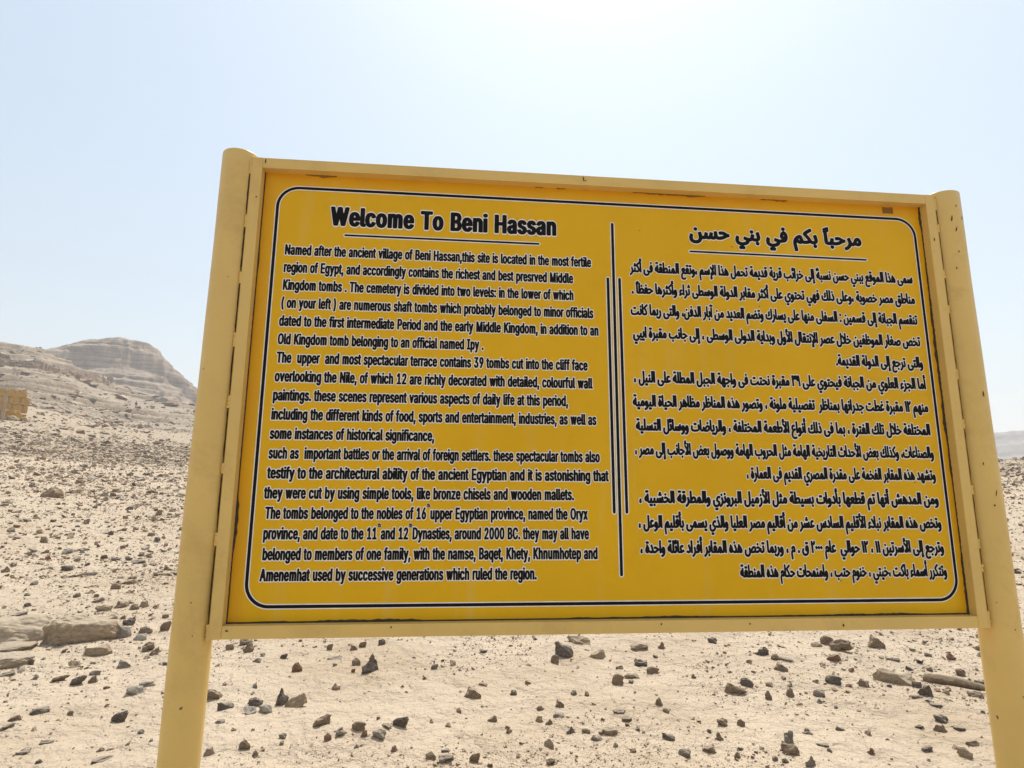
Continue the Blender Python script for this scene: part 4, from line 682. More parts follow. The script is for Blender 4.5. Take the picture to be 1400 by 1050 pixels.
65257:(85,[[42,0,27,2,17,8,10,17,6,30,9,47,23,70,37,84,41,73,27,86,38,99,67,70,75,56,79,40,77,25,70,11,58,3],[42,17,57,21,61,26,64,35,63,46,58,56,39,76,48,76,31,57,23,37,24,29,27,23,32,19]]),
65259:(121,[[81,-2,63,1,43,9,29,21,19,35,17,53,22,70,34,82,49,85,57,84,65,80,75,67,79,50,74,32,64,19,46,8,24,1,0,-1,2,16,22,18,38,22,51,29,59,38,63,51,61,61,55,69,46,70,37,65,32,54,34,41,42,30,54,22,70,16,86,16,93,21,92,33,80,50,57,71,30,92,40,105,88,65,102,49,109,37,111,20,106,8,96,1]]),
65260:(107,[[64,-46,44,-41,31,-32,20,-12,17,10,20,36,30,62,44,80,54,86,62,87,73,85,82,75,86,62,86,46,83,35,76,24,64,15,52,11,66,22,89,18,111,16,116,13,117,8,114,2,108,-1,69,3,87,4,94,-6,96,-19,93,-30,86,-39,76,-44],[0,-1,2,16,19,16,20,1],[65,-28,75,-26,80,-20,81,-10,76,-1,69,3,58,5,32,3,32,17,55,24,62,30,66,37,69,47,68,61,65,68,61,70,52,64,42,49,36,29,34,9,36,-6,42,-18,52,-26]]),
65261:(94,[[12,-48,8,-31,32,-26,47,-19,59,-8,64,4,66,25,61,43,51,53,44,53,38,50,31,35,30,26,32,20,38,17,47,15,59,16,72,20,72,5,56,-1,35,-1,21,6,14,19,16,41,26,60,41,70,51,71,59,69,72,57,80,38,82,13,77,-10,68,-23,56,-34,40,-42]]),
65262:(99,[[12,-48,8,-31,32,-26,47,-19,59,-8,64,4,66,25,62,41,57,49,52,53,41,52,35,46,31,37,30,26,34,20,49,16,104,16,109,12,109,5,101,-1,46,-1,29,3,18,10,14,20,14,31,17,45,24,57,33,66,41,70,52,71,61,68,73,58,80,40,82,13,77,-10,68,-23,56,-34,40,-42]]),
65264:(155,[[6,0,8,17,15,37,30,31,24,4,25,-7,27,-14,38,-24,57,-30,77,-32,99,-29,117,-22,129,-13,132,-4,129,2,119,7,100,13,104,31,138,19,161,16,165,9,164,4,160,0,147,-1,148,-10,145,-17,138,-27,130,-34,107,-44,80,-48,47,-46,25,-37,15,-27,10,-20]]),
65265:(160,[[6,0,8,17,15,37,30,31,25,12,24,-4,28,-15,39,-25,54,-30,74,-31,96,-28,112,-22,126,-9,129,2,122,8,95,19,85,27,80,37,83,54,96,72,116,85,138,88,156,81,149,66,135,71,122,69,107,60,98,47,97,41,101,36,139,17,148,6,147,-5,141,-17,131,-28,116,-38,98,-45,81,-48,60,-48,40,-45,24,-37,15,-27,8,-15],[90,-88,82,-85,79,-78,82,-71,90,-68,97,-71,100,-78,97,-85],[61,-88,54,-85,51,-78,54,-71,61,-68,68,-71,71,-78,68,-85]]),
65266:(155,[[6,0,8,17,15,37,30,31,24,4,25,-7,27,-14,38,-24,57,-30,77,-32,99,-29,117,-22,129,-13,132,-4,129,2,119,7,100,13,104,31,138,19,161,16,165,9,164,4,160,0,147,-1,148,-10,145,-17,138,-27,130,-34,107,-44,80,-48,47,-46,25,-37,15,-27,10,-20],[84,-88,76,-85,73,-78,76,-71,84,-68,91,-71,94,-78,91,-85],[55,-88,47,-85,44,-78,47,-71,55,-68,62,-71,65,-78,62,-85]]),
65267:(63,[[0,-1,2,16,24,18,32,23,34,32,33,42,22,78,39,85,50,44,50,31,46,17,40,9,31,4,20,0],[39,-41,31,-38,28,-30,31,-23,39,-20,46,-23,49,-30,46,-38],[10,-41,3,-38,0,-30,3,-23,10,-20,17,-23,20,-30,17,-38]]),
65268:(78,[[0,-1,2,16,18,18,27,24,32,34,37,59,53,56,49,32,52,21,62,17,84,16,89,9,87,3,81,-1,56,1,43,7,39,21,45,20,38,9,30,4,19,0],[53,-41,45,-38,42,-30,45,-23,53,-20,60,-23,63,-30,60,-38],[24,-41,17,-38,14,-30,17,-23,24,-20,31,-23,34,-30,31,-38]]),
65271:(122,[[83,113,79,148,97,150,100,108,93,73,77,44,63,29,49,17,78,17,88,20,92,26,92,34,86,44,59,70,8,109,18,122,84,69,99,53,106,40,109,28,106,16,99,7,86,1,24,0,24,17,54,42,72,67,80,89],[5,134,3,145,19,149,18,145,16,145,5,155,3,164,5,173,10,178,17,182,34,182,33,171,18,171,15,167,15,162,20,154,30,150,21,150,41,156,44,145]]),
65273:(122,[[83,113,79,148,97,150,100,108,93,73,77,44,63,29,49,17,78,17,88,20,92,26,92,34,86,44,59,70,8,109,18,122,84,69,99,53,106,40,109,28,106,16,99,7,86,1,24,0,24,17,54,42,72,67,80,89],[20,-64,18,-52,34,-48,33,-53,31,-52,20,-42,18,-33,20,-24,24,-19,32,-15,49,-16,48,-26,33,-26,30,-30,30,-35,35,-43,45,-47,36,-48,55,-42,59,-52]]),
65276:(126,[[126,-1,100,3,93,8,87,17,84,35,80,150,97,150,102,30,105,23,109,19,134,14,136,9,135,4,131,0],[30,-1,10,1,13,18,44,18,56,21,65,27,73,35,79,47,83,74,93,49,88,33,82,21,74,13,62,5,47,0],[75,28,48,65,8,106,20,118,58,79,86,41,87,39]]),
}

def grid_loops(F, xs, ys, lev):
    """closed outlines of the level set F = lev on a regular grid"""
    A = F-lev; A[A == 0] = 1e-9; nb_ = {}
    sg = A < 0
    mix = ~((sg[:-1, :-1] == sg[1:, :-1]) & (sg[:-1, :-1] == sg[:-1, 1:]) & (sg[:-1, :-1] == sg[1:, 1:]))
    for j, i in zip(*np.nonzero(mix)):
        c = (sg[j, i], sg[j, i+1], sg[j+1, i+1], sg[j+1, i])
        E_ = [(i, j, 0), (i+1, j, 1), (i, j+1, 0), (i, j, 1)]
        e = [E_[k] for k in range(4) if c[k] != c[(k+1) % 4]]
        if len(e) == 4:
            m_ = A[j:j+2, i:i+2].mean() < 0
            pr = [(E_[0], E_[3]), (E_[1], E_[2])] if c[0] != m_ else [(E_[0], E_[1]), (E_[2], E_[3])]
        else: pr = [(e[0], e[1])]
        for a, b in pr: nb_.setdefault(a, []).append(b); nb_.setdefault(b, []).append(a)
    def point(k):
        i, j, d_ = k
        if d_ == 0: t = A[j, i]/(A[j, i]-A[j, i+1]); return (xs[i]+t*(xs[i+1]-xs[i]), ys[j])
        t = A[j, i]/(A[j, i]-A[j+1, i]); return (xs[i], ys[j]+t*(ys[j+1]-ys[j]))
    loops = []; seen = set()
    for s in nb_:
        if s in seen: continue
        lp = [s]; seen.add(s); cur = s
        while True:
            nx = [q_ for q_ in nb_[cur] if q_ not in seen]
            if not nx: break
            cur = nx[0]; seen.add(cur); lp.append(cur)
        if len(lp) > 6: loops.append(simplify(np.array([point(q_) for q_ in lp]), 0.005))
    return loops

def simplify(P, tol):
    def rec(a, b):
        if b <= a+1: return []
        d_ = P[b]-P[a]; L = math.hypot(*d_); q_ = P[a+1:b]-P[a]
        dd = np.abs(d_[0]*q_[:, 1]-d_[1]*q_[:, 0])/L if L > 1e-9 else np.hypot(q_[:, 0], q_[:, 1])
        k = int(np.argmax(dd))
        if dd[k] < tol: return []
        k += a+1
        return rec(a, k)+[k]+rec(k, b)
    P = np.vstack([P, P[:1]]); n_ = len(P)-1; m_ = int(np.argmax(np.hypot(*(P-P[0]).T)))
    return P[[0]+rec(0, m_)+[m_]+rec(m_, n_)]

def fatten(loops, sq, ink, bx, by, hal):
    # bold form of a glyph, and the wider white form behind it
    pol = [np.array(l, float).reshape(-1, 2)/150*[sq, 1] for l in loops]
    al = np.vstack(pol); cx = (al[:, 0].min()+al[:, 0].max())/2
    pol = [np.stack([cx+(p[:, 0]-cx)*ink, p[:, 1]*(1-2*by)+by], 1) for p in pol]
    al = np.vstack(pol); mn = al.min(0)-0.2; mx = al.max(0)+0.2; st = 0.02
    xs = np.arange(mn[0], mx[0], st); ys = np.arange(mn[1], mx[1], st); X, Y = np.meshgrid(xs, ys); X = X[..., None]; Y = Y[..., None]
    A_ = np.vstack(pol); B_ = np.vstack([np.roll(p, -1, 0) for p in pol])
    res = []
    for k in (bx/by, 1.0):
        dx = B_[:, 0]-A_[:, 0]; dy = (B_[:, 1]-A_[:, 1])*k; qx = X-A_[:, 0]; qy = (Y-A_[:, 1])*k
        t = np.clip((qx*dx+qy*dy)/np.maximum(dx*dx+dy*dy, 1e-12), 0, 1)
        res.append(np.sqrt((qx-t*dx)**2+(qy-t*dy)**2).min(-1))
    upw = (A_[:, 1] <= Y) & (B_[:, 1] > Y); dnw = (A_[:, 1] > Y) & (B_[:, 1] <= Y)
    den = B_[:, 1]-A_[:, 1]; den = np.where(den == 0, 1e-9, den)
    xi = A_[:, 0]+(Y-A_[:, 1])/den*(B_[:, 0]-A_[:, 0])
    wn = ((upw & (xi > X)).astype(int)-(dnw & (xi > X)).astype(int)).sum(-1)
    D1, D2 = [np.where(wn != 0, -r_, r_) for r_ in res]
    return grid_loops(D1, xs, ys, bx), grid_loops(D2, xs, ys, (bx+by)/2+hal)

STYLE = {'e': (LATIN, .485, .91, .054, .040, .072), 'E': (LATIN, .63, .90, .072, .045, .045),
         'a': (ARABIC, .52, 1., .060, .050, .065), 'A': (ARABIC, .8, 1., .072, .06, .045)}
GL = {}
def need(pref, txt):
    tab, *par = STYLE[pref]
    for c in txt:
        if c in ' ^' or pref+c in GL: continue
        adv, loops = tab[ord(c)]
        GL[pref+c] = (adv/150*par[0],)+fatten(loops, *par)

FORMS = {}
for cp in range(0xFE80, 0xFEFD):
    t = unicodedata.decomposition(chr(cp)).split()
    FORMS[(t[0][1:-1], ''.join(chr(int(h, 16)) for h in t[1:]))] = chr(cp)
LAM, ALEFS = '\u0644', '\u0627\u0623\u0625\u0622'
def shape_arabic(s):
    """joins the letters and returns them in left-to-right visual order"""
    toks = []; i = 0
    while i < len(s):
        if s[i] == LAM and i+1 < len(s) and s[i+1] in ALEFS: toks.append(s[i:i+2]); i += 2
        else: toks.append(s[i]); i += 1
    def nb(k, d):
        k += d
        while 0 <= k < len(toks) and toks[k] == '\u064b': k += d
        return toks[k] if 0 <= k < len(toks) else ' '
    out = []
    for k, t in enumerate(toks):
        if ('isolated', t) not in FORMS: out.append(t); continue
        jp = ('initial', nb(k, -1)) in FORMS and ('final', t) in FORMS
        jn = ('initial', t) in FORMS and ('final', nb(k, 1)) in FORMS
        out.append(FORMS[({(0, 0): 'isolated', (1, 0): 'final', (0, 1): 'initial', (1, 1): 'medial'}[(int(jp), int(jn))], t)])
    res = []; k = len(out)-1
    while k >= 0:
        if '\u0660' <= out[k] <= '\u0669':
            j = k
            while j >= 0 and '\u0660' <= out[j] <= '\u0669': j -= 1
            res += out[j+1:k+1]; k = j
        else: res.append(out[k]); k -= 1
    return res

def text_mesh(name, items, which, y0):
    """items: (glyph, x, z, sx, sz); each glyph a thin filled outline, neighbours 0.03 mm apart in depth"""
    cu = bpy.data.curves.new(name, 'CURVE'); cu.dimensions = '2D'; cu.fill_mode = 'BOTH'
    verts = []; polys = []; base = 0
    for lay in range(4):
        cu = bpy.data.curves.new(name, 'CURVE'); cu.dimensions = '2D'; cu.fill_mode = 'BOTH'; cnt = 0
        for k, (g, x, z, sx, sz) in enumerate(items):
            if k % 4 != lay: continue
            for lp in GL[g][which]:
                sp = cu.splines.new('POLY'); sp.points.add(len(lp)-1); sp.use_cyclic_u = True
                co = np.zeros((len(lp), 4)); co[:, 0] = x+lp[:, 0]*sx; co[:, 1] = z+lp[:, 1]*sz; co[:, 3] = 1
                sp.points.foreach_set('co', co.ravel()); cnt += 1
        if not cnt: continue
        o = bpy.data.objects.new('t', cu)
        me = o.to_mesh()
        nv = len(me.vertices); co = np.zeros(nv*3); me.vertices.foreach_get('co', co); co = co.reshape(-1, 3)
        yy = y0 - lay*0.00003
        verts.append(np.stack([co[:, 0], np.full(nv, yy), co[:, 1]], 1))
        for p in me.polygons: polys.append([base+i for i in p.vertices])
        base += nv
        o.to_mesh_clear(); bpy.data.objects.remove(o); bpy.data.curves.remove(cu)
    out = bpy.data.meshes.new(name)
    out.from_pydata(np.concatenate(verts).tolist(), [], polys)
    if out.polygons[0].normal.y > 0: out.flip_normals()
    return out

def text_line(nm, pref, txt, xa, xb, z, sz, space, tilt=0.0):
    need(pref, txt); need(pref, 'th' if '^' in txt else '')
    gl = []; x = 0.0
    for c in txt:
        if c == ' ': x += space; continue
        if c == '^':
            for cc in 'th':
                gl.append((pref+cc, x+0.02, 0.98, 0.42, 0.36)); x += GL[pref+cc][0]*0.42
            x += 0.03; continue
        if c == '\u064b': gl.append((pref+c, x, 0, 1, 1)); continue
        gl.append((pref+c, x, 0, 1, 1)); x += GL[pref+c][0]
    s = (xb-xa)/x
    items = [(g, xa+gx*s, OFF+z+gz*sz+tilt*gx*s, s*a, sz*b) for g, gx, gz, a, b in gl]
    t = link(nm, text_mesh(nm, items, 1, -0.0011), M['ink'], board)
    link('text_outline', text_mesh('text_outline', items, 2, -0.0006), M['white'], t)
    return t

EN = [("Named after the ancient village of Beni Hassan,this site is located in the most fertile", -.970, -.068),
("region of Egypt, and accordingly contains the richest and best presrved Middle", -.969, -.124),
("Kingdom tombs . The cemetery is divided into two levels: in the lower of which", -.968, -.123),
("( on your left ) are numerous shaft tombs which probably belonged to minor officials", -.969, -.064),
("dated to the first intermediate Period and the early Middle Kingdom, in addition to an", -.970, -.049),
("Old Kingdom tomb belonging to an official named Ipy .", -.970, -.390),
("The  upper  and most spectacular terrace contains 39 tombs cut into the cliff face", -.969, -.084),
("overlooking the Nile, of which 12 are richly decorated with detailed, colourful wall", -.970, -.071),
("paintings. these scenes represent various aspects of daily life at this period,", -.971, -.143),
("including the different kinds of food, sports and entertainment, industries, as well as", -.971, -.061),
("some instances of historical significance,", -.971, -.524),
("such as  important battles or the arrival of foreign settlers. these spectacular tombs also", -.970, -.053),
("testify to the architectural ability of the ancient Egyptian and it is astonishing that", -.969, -.029),
("they were cut by using simple tools, like bronze chisels and wooden mallets.", -.973, -.129),
("The tombs belonged to the nobles of 16^upper Egyptian province, named the Oryx", -.967, -.091),
("province, and date to the 11^and 12^Dynasties, around 2000 BC. they may all have", -.968, -.088),
("belonged to members of one family, with the namse, Baqet, Khety, Khnumhotep and", -.966, -.064),
("Amenemhat used by successive generations which ruled the region.", -.968, -.235)]
for k, (t, a, b) in enumerate(EN):
    text_line('text_line', 'e', t, a, b, 0.9695-0.0533*k, 0.0325, 0.22)
text_line('heading_text', 'E', "Welcome To Beni Hassan", -.847, -.173, 1.0655, 0.0605, 0.30)
AR = [("سمى هذا الموقع ببني حسن نسبةً إلى خرائب قرية قديمة تحمل هذا الإسم ،وتقع المنطقة فى أكثر", .053, .973, .9606),
("مناطق مصر خصوبة ،وعلى ذلك فهي تحتوي على أكثر مقابر الدولة الوسطى ثراء وأكثرها حفظاً .", .055, .973, .8925),
("تنقسم الجبانة إلى قسمين : السفلى منها على يسارك وتضم العديد من آبار الدفن، والتى ربما كانت", .051, .973, .8252),
("تخص صغار الموظفين خلال عصر الإنتقال الأول وبداية الدولى الوسطى ، إلى جانب مقبرة ايبي", .056, .974, .7551),
("والتى ترجع إلى الدولة القديمة.", .689, .975, .6867),
("أما الجزء العلوي من الجبانة فيحتوي على ٣٩ مقبرة نحتت فى واجهة الجبل المطلة على النيل ،", .053, .976, .6193),
("منهم ١٢ مقبرة غطت جدرانها بمناظر  تفصيلية ملونة ، وتصور هذه المناظر مظاهر الحياة اليومية", .049, .975, .5479),
("المختلفة خلال تلك الفترة ، بما فى ذلك أنواع الأطعمة المختلفة ، والرياضات ووسائل التسلية", .056, .973, .4773),
("والصناعات، وكذلك بعض الأحداث التاريخية الهامة مثل الحروب الهامة ووصول بعض الأجانب إلى مصر ،", .050, .975, .4080),
("وتشهد هذه المقابر الفخمة على مقدرة المصري القديم فى العمارة ،", .381, .973, .3420),
("ومن المدهش أنها تم قطعها بأدوات بسيطة مثل الأزميل البرونزي والمطرقة الخشبية ،", .058, .973, .2709),
("وتخص هذه المقابر نبلاء الأقليم السادس عشر من أقاليم مصر العليا والذي يسمى بأقليم الوعل ،", .054, .973, .2022),
("وترجع إلى الأسرتين ١١ ، ١٢ حوالي  عام ٢٠٠٠ ق . م ، وربما تخص هذه المقابر أفراد عائلة واحدة ،", .057, .972, .1328),
("وتتكرر أسماء باكت ،خيتي ، خنوم حتب ، وامنمحات حكام هذه المنطقة", .345, .973, .0660)]
for t, a, b, z in AR:
    text_line('arabic_text_line', 'a', shape_arabic(t), a, b, z-0.001, 0.0365, 0.20)
text_line('arabic_heading_text', 'A', shape_arabic("مرحباً بكم في بني حسن"), .245, .813, 1.0775, 0.054, 0.38)

def capsule(name, x0, z0, x1, z1, r, y, mat, parent):
    bm = bmesh.new(); vs = []; a0 = math.atan2(z1-z0, x1-x0)
    for cx, cz, st in ((x1, z1, a0-math.pi/2), (x0, z0, a0+math.pi/2)):
        for i in range(9):
            a = st+math.pi*i/8; vs.append(bm.verts.new((cx+r*math.cos(a), y, cz+OFF+r*math.sin(a))))
    f = bm.faces.new(vs); f.normal_update()
    if f.normal.y > 0: f.normal_flip()
    return bm_obj(name, bm, mat, parent)
for nm, x0, z0, x1, z1, r in [('heading_underline', -.801, 1.0375, -.229, 1.0375, .0030), ('arabic_heading_underline', .2445, 1.0355, .822, 1.0335, .0030),
                             ('divider_bar', .000, 1.113, .002, .075, .0042), ('divider_bar', -.0175, .936, -.0145, .245, .0042), ('divider_bar', .0185, .936, .0220, .245, .0042)]:
    c = capsule(nm, x0, z0, x1, z1, r, -0.0011, M['ink'], board)
    capsule('outline', x0, z0, x1, z1, r+.0029, -0.0006, M['white'], c)

def ring(name, hw, z0, z1, R, t, y, mat, parent):
    bm = bmesh.new(); A = []; B = []
    for s in (1, -1):
        L = A if s == 1 else B
        o = s*t
        for cx, cz, st in ((hw-R, z1-R, 0), (-hw+R, z1-R, 90), (-hw+R, z0+R, 180), (hw-R, z0+R, 270)):
            for i in range(17):
                a = rad(st+90*i/16); L.append(bm.verts.new((cx+(R+o)*math.cos(a), y, cz+OFF+(R+o)*math.sin(a))))
    n = len(A)
    for i in range(n): bm.faces.new((A[i], A[(i+1) % n], B[(i+1) % n], B[i]))
    bmesh.ops.recalc_face_normals(bm, faces=bm.faces)
    bm.normal_update()
    if next(iter(bm.faces)).normal.y > 0: bmesh.ops.reverse_faces(bm, faces=bm.faces)
    return bm_obj(name, bm, mat, parent)
b_ = ring('border_line', 1.0, 0.0, 1.179, 0.060, 0.0042, -0.0011, M['ink'], board)
ring('outline', 1.0, 0.0, 1.179, 0.060, 0.0069, -0.0006, M['white'], b_)

# ------------------------------------------------------------------ stones
def hull_stone(seed, npt, kind):
    """angular stone in a unit box, base at z=0; kinds: block, slab, shard, round, peak"""
    r = random.Random(seed); bm = bmesh.new()
    for _ in range(npt):
        th = r.uniform(0, 2*math.pi); ph = math.acos(r.uniform(-0.75, 1))
        q = 1.0 if kind == 'round' else r.uniform(0.72, 1.12)
        x, y, z = q*math.sin(ph)*math.cos(th), q*math.sin(ph)*math.sin(th), q*math.cos(ph)
        if kind in ('block', 'slab', 'long'):
            k = 0.55; x = math.copysign(abs(x)**k, x); y = math.copysign(abs(y)**k, y); z = math.copysign(abs(z)**0.6, z)
        if kind == 'peak': f = max(0.3, 1-0.5*max(z, 0)); x = x*f+0.2*z; y *= f
        if kind == 'shard': z *= 0.8-0.5*x; y *= 0.8+0.3*x
        bm.verts.new((x, y, max(z, -0.35)))
    ret = bmesh.ops.convex_hull(bm, input=bm.verts)
    bmesh.ops.delete(bm, geom=[g for g in ret['geom_interior'] if isinstance(g, bmesh.types.BMVert)], context='VERTS')
    return bm

def unitize(co):
    lo = co.min(0); hi = co.max(0)
    return (co-np.array([(lo[0]+hi[0])/2, (lo[1]+hi[1])/2, lo[2]]))/(hi-lo)

def roughen(bm, seed, levels, a1, a2, f1=1.6, f2=5.5):
    """splits the faces and pushes the surface in and out with coherent noise, keeping broken edges"""
    bmesh.ops.delete(bm, geom=[v for v in bm.verts if not v.link_faces], context='VERTS')
    bmesh.ops.triangulate(bm, faces=bm.faces)
    for lv in range(levels):
        bmesh.ops.subdivide_edges(bm, edges=list(bm.edges), cuts=1, use_grid_fill=True)
        bmesh.ops.triangulate(bm, faces=bm.faces)
        if lv == 0: bmesh.ops.smooth_vert(bm, verts=bm.verts, factor=0.25, use_axis_x=True, use_axis_y=True, use_axis_z=True)
    bm.normal_update(); o_ = Vector((seed*3.7, seed*1.3, -seed*2.1))
    mv = []
    for v in bm.verts:
        p = v.co
        n1 = mnoise.noise(p*f1+o_); n2 = mnoise.noise(p*f2+o_*2); n3 = 1-2*abs(mnoise.noise(p*f1*1.9-o_))
        mv.append(v.normal*(a1*n1+a2*n2-a1*0.5*max(0, n3-0.7)))
    for v, d_ in zip(bm.verts, mv): v.co += d_

def detail_stone(name, seed, kind, npt=13):
    bm = hull_stone(seed, npt, kind)
    roughen(bm, seed, 2, 0.42 if kind == 'peak' else 0.26, 0.12)
    co = unitize(np.array([v.co[:] for v in bm.verts]))
    for v, c in zip(bm.verts, co): v.co = c
    me = bpy.data.meshes.new(name); bm.to_mesh(me); bm.free()
    return me

KINDS = {'b': 'block', 's': 'slab', 'h': 'shard', 'r': 'round', 'p': 'peak'}
LIB = {k: [detail_stone('stone', 100*i+j, v) for j in range(5)] for i, (k, v) in enumerate(KINDS.items())}
COL = {'d': ('dark', 'dark grey'), 'g': ('grey', 'grey'), 'b': ('brown', 'brown'), 'r': ('red', 'reddish brown'), 't': ('tan', 'tan'), 'p': ('pale', 'pale grey')}
SHP = {'b': 'blocky', 's': 'flat', 'h': 'wedge-shaped', 'r': 'rounded', 'p': 'pointed'}
# photo x, photo y of the foot, width and height in photo pixels, colour, shape
HERO = """339 893 15 14 b p;336 882 17 10 b h;314 889 11 8 b b;506 920 25 25 d p;487 910 12 10 b r;483 920 6 5 r b;406 919 14 12 r p;388 901 10 7 d b;
290 958 25 14 b h;308 970 22 11 d h;349 966 20 13 d b;385 965 17 22 d p;404 968 30 18 t r;341 976 18 9 p h;362 976 18 12 p b;459 944 13 9 b p;440 993 23 14 b h;
491 1000 20 11 b b;448 1014 10 9 r r;466 1008 16 9 g h;498 1008 10 8 r r;518 1013 18 12 g b;548 995 22 14 d b;528 997 16 6 b h;334 1025 15 11 b p;646 955 24 14 b r;
660 938 13 5 b s;661 893 10 5 d s;594 915 10 7 g b;522 882 10 8 d b;496 886 11 9 b b;483 889 11 8 b r;451 889 9 8 b b;458 902 22 4 d s;351 906 12 6 g p;301 989 13 6 g s;
386 1011 10 7 g b;539 1029 10 8 b r;589 1038 14 8 b r;610 1044 20 9 g b;609 1029 11 5 d s;649 1043 14 12 b b;286 1033 14 10 t r;759 907 12 11 b b;771 899 26 20 d h;
791 881 33 11 t b;817 901 22 13 t h;873 889 24 11 t s;905 888 11 10 b p;974 880 13 9 d b;1040 897 20 11 d p;1024 907 8 6 t r;876 911 18 10 d h;893 921 18 10 b b;
863 927 22 8 b s;847 915 11 6 b s;845 937 16 14 b b;1006 949 30 14 b h;1021 939 18 12 d b;1051 957 9 11 b p;988 994 14 10 b b;1013 993 11 9 b r;901 965 11 10 b r;
834 1005 21 10 t s;857 988 14 7 d s;846 976 18 5 d s;780 1004 13 9 d p;816 1014 15 8 g r;801 1003 12 6 b b;751 992 11 8 b p;737 988 13 9 t r;764 981 15 6 g s;765 967 12 9 b r;
739 972 11 6 b p;702 951 10 7 d r;722 936 9 5 b r;673 987 13 8 b h;751 1023 13 11 t r;696 1003 9 8 b p;936 1035 16 9 g b;970 1031 18 8 b h;914 1012 17 9 d h;983 1012 12 9 b p;
753 1047 12 8 b b;1131 882 18 13 b b;1150 891 30 17 b b;1198 886 22 18 b r;1117 885 15 8 t r;1141 906 20 11 r h;1068 918 19 11 b r;1076 905 18 6 b s;1061 903 13 9 b p;
1045 896 12 11 d p;1221 904 17 6 d h;1301 903 12 9 r p;1346 891 24 16 b h;1343 900 12 9 p r;1269 898 11 6 g p;1222 935 57 24 t s;1140 936 21 13 d b;1181 939 14 12 b s;
1115 934 9 5 d r;1314 925 12 10 b b;1349 943 27 16 b h;1266 952 19 15 d h;1254 941 12 9 d h;1255 956 17 5 b s;1333 953 18 10 t h;1280 968 16 6 d s;1081 954 13 12 b r;
1120 953 15 10 g b;1050 957 9 9 b p;1287 990 17 11 d b;1286 1001 17 10 b r;1312 999 15 6 d s;1362 994 14 14 b h;1104 1004 14 8 g p;1149 999 13 6 d h;1079 1017 14 15 g p;
1081 1033 22 14 b b;1330 1021 17 9 b s;1320 1036 18 13 t b;1192 1033 11 9 r p;1268 1029 14 8 d h;1109 1049 14 14 g p;1093 965 11 5 r s;1125 1021 16 4 d s;
166 873 24 20 g h;133 897 36 17 t s;25 844 22 10 d h;31 849 12 9 r p;9 925 20 8 g b;202 891 16 14 b b;211 896 13 10 b r;168 914 18 12 g r;101 913 16 10 t h;
106 938 20 14 d h;127 934 12 10 b r;82 932 22 9 b h;183 950 26 14 p p;201 939 20 9 g s;130 924 15 8 g b;54 976 24 10 d s;163 988 20 15 d b;20 986 16 8 b h;10 998 16 7 b h;
64 1017 16 7 d h;137 1029 10 6 b p;150 1026 10 4 r s;140 1042 27 6 d s;30 1032 16 5 g s;53 1044 10 5 d r;146 942 9 5 r s;197 831 13 10 t r;183 834 15 10 b r;166 831 20 11 b r;
142 836 22 11 t b;176 855 16 12 d h;192 876 15 10 p b;199 867 18 12 b b;226 862 14 13 b b;71 680 29 17 b p;160 673 18 9 b r;87 662 15 6 b s;108 661 11 6 b b;57 659 11 5 b s;
184 695 13 8 t r;236 700 11 6 b p;233 708 14 5 d s;10 688 14 5 g s;118 717 9 9 b p;188 710 8 6 d p;95 732 14 5 d h;73 735 11 5 r s;113 753 18 6 d s;63 757 13 6 b p;47 761 8 5 b p;
92 758 15 9 p b;190 771 18 8 g b;176 767 9 6 d b;204 763 9 5 b r;158 767 12 6 d h;91 781 16 9 d b;106 789 22 8 b h;125 787 14 6 g h;178 799 22 9 t h;158 806 13 10 b b;
125 803 20 5 r s;123 812 14 6 t p;177 811 11 5 r r;134 824 17 8 b h;224 787 20 6 t s;168 750 8 5 r b;37 815 8 5 d p;58 568 7 5 b r;127 550 10 5 d b;220 550 16 7 g b;222 538 14 4 g s;
150 525 9 8 b r;50 500 9 6 g b;18 500 16 5 d s;37 502 8 7 d b"""
def zone(x, y):
    if x < 262:
        if y < 600: return 'high on the left hillside'
        if y < 700: return 'in the upper rubble at left'
        if y < 800: return 'on the middle left slope'
        if y < 905: return 'near the long tan slabs'
        if y < 960: return 'just below the tan slabs'
        return 'on the bottom left sand'
    col = ('by left post' if x < 420 else 'under English line starts' if x < 560 else 'under English line ends' if x < 760
           else 'under divider bars' if x < 920 else 'under Arabic line ends' if x < 1100 else 'under Arabic line starts' if x < 1240 else 'by right post')
    row = 'close below board' if y < 922 else 'on middle sand' if y < 978 else 'at picture bottom'
    return row+' '+col
def place_stone(me, X, Y, wd, ht, rz, mat, dep=None, sink=0.26, tilt=0.0):
    o = bpy.data.objects.new('stone', me); C.objects.link(o)
    if len(me.materials) == 0: me.materials.append(None)
    o.material_slots[0].link = 'OBJECT'; o.material_slots[0].material = mat
    hh = ht/(1-sink)
    o.location = (X, Y, h1(X, Y)-hh*sink); o.scale = (wd, dep or wd*0.8, hh); o.rotation_euler = (tilt, 0, rz)
    return o
rs = random.Random(11); heroes = []; occupied = []
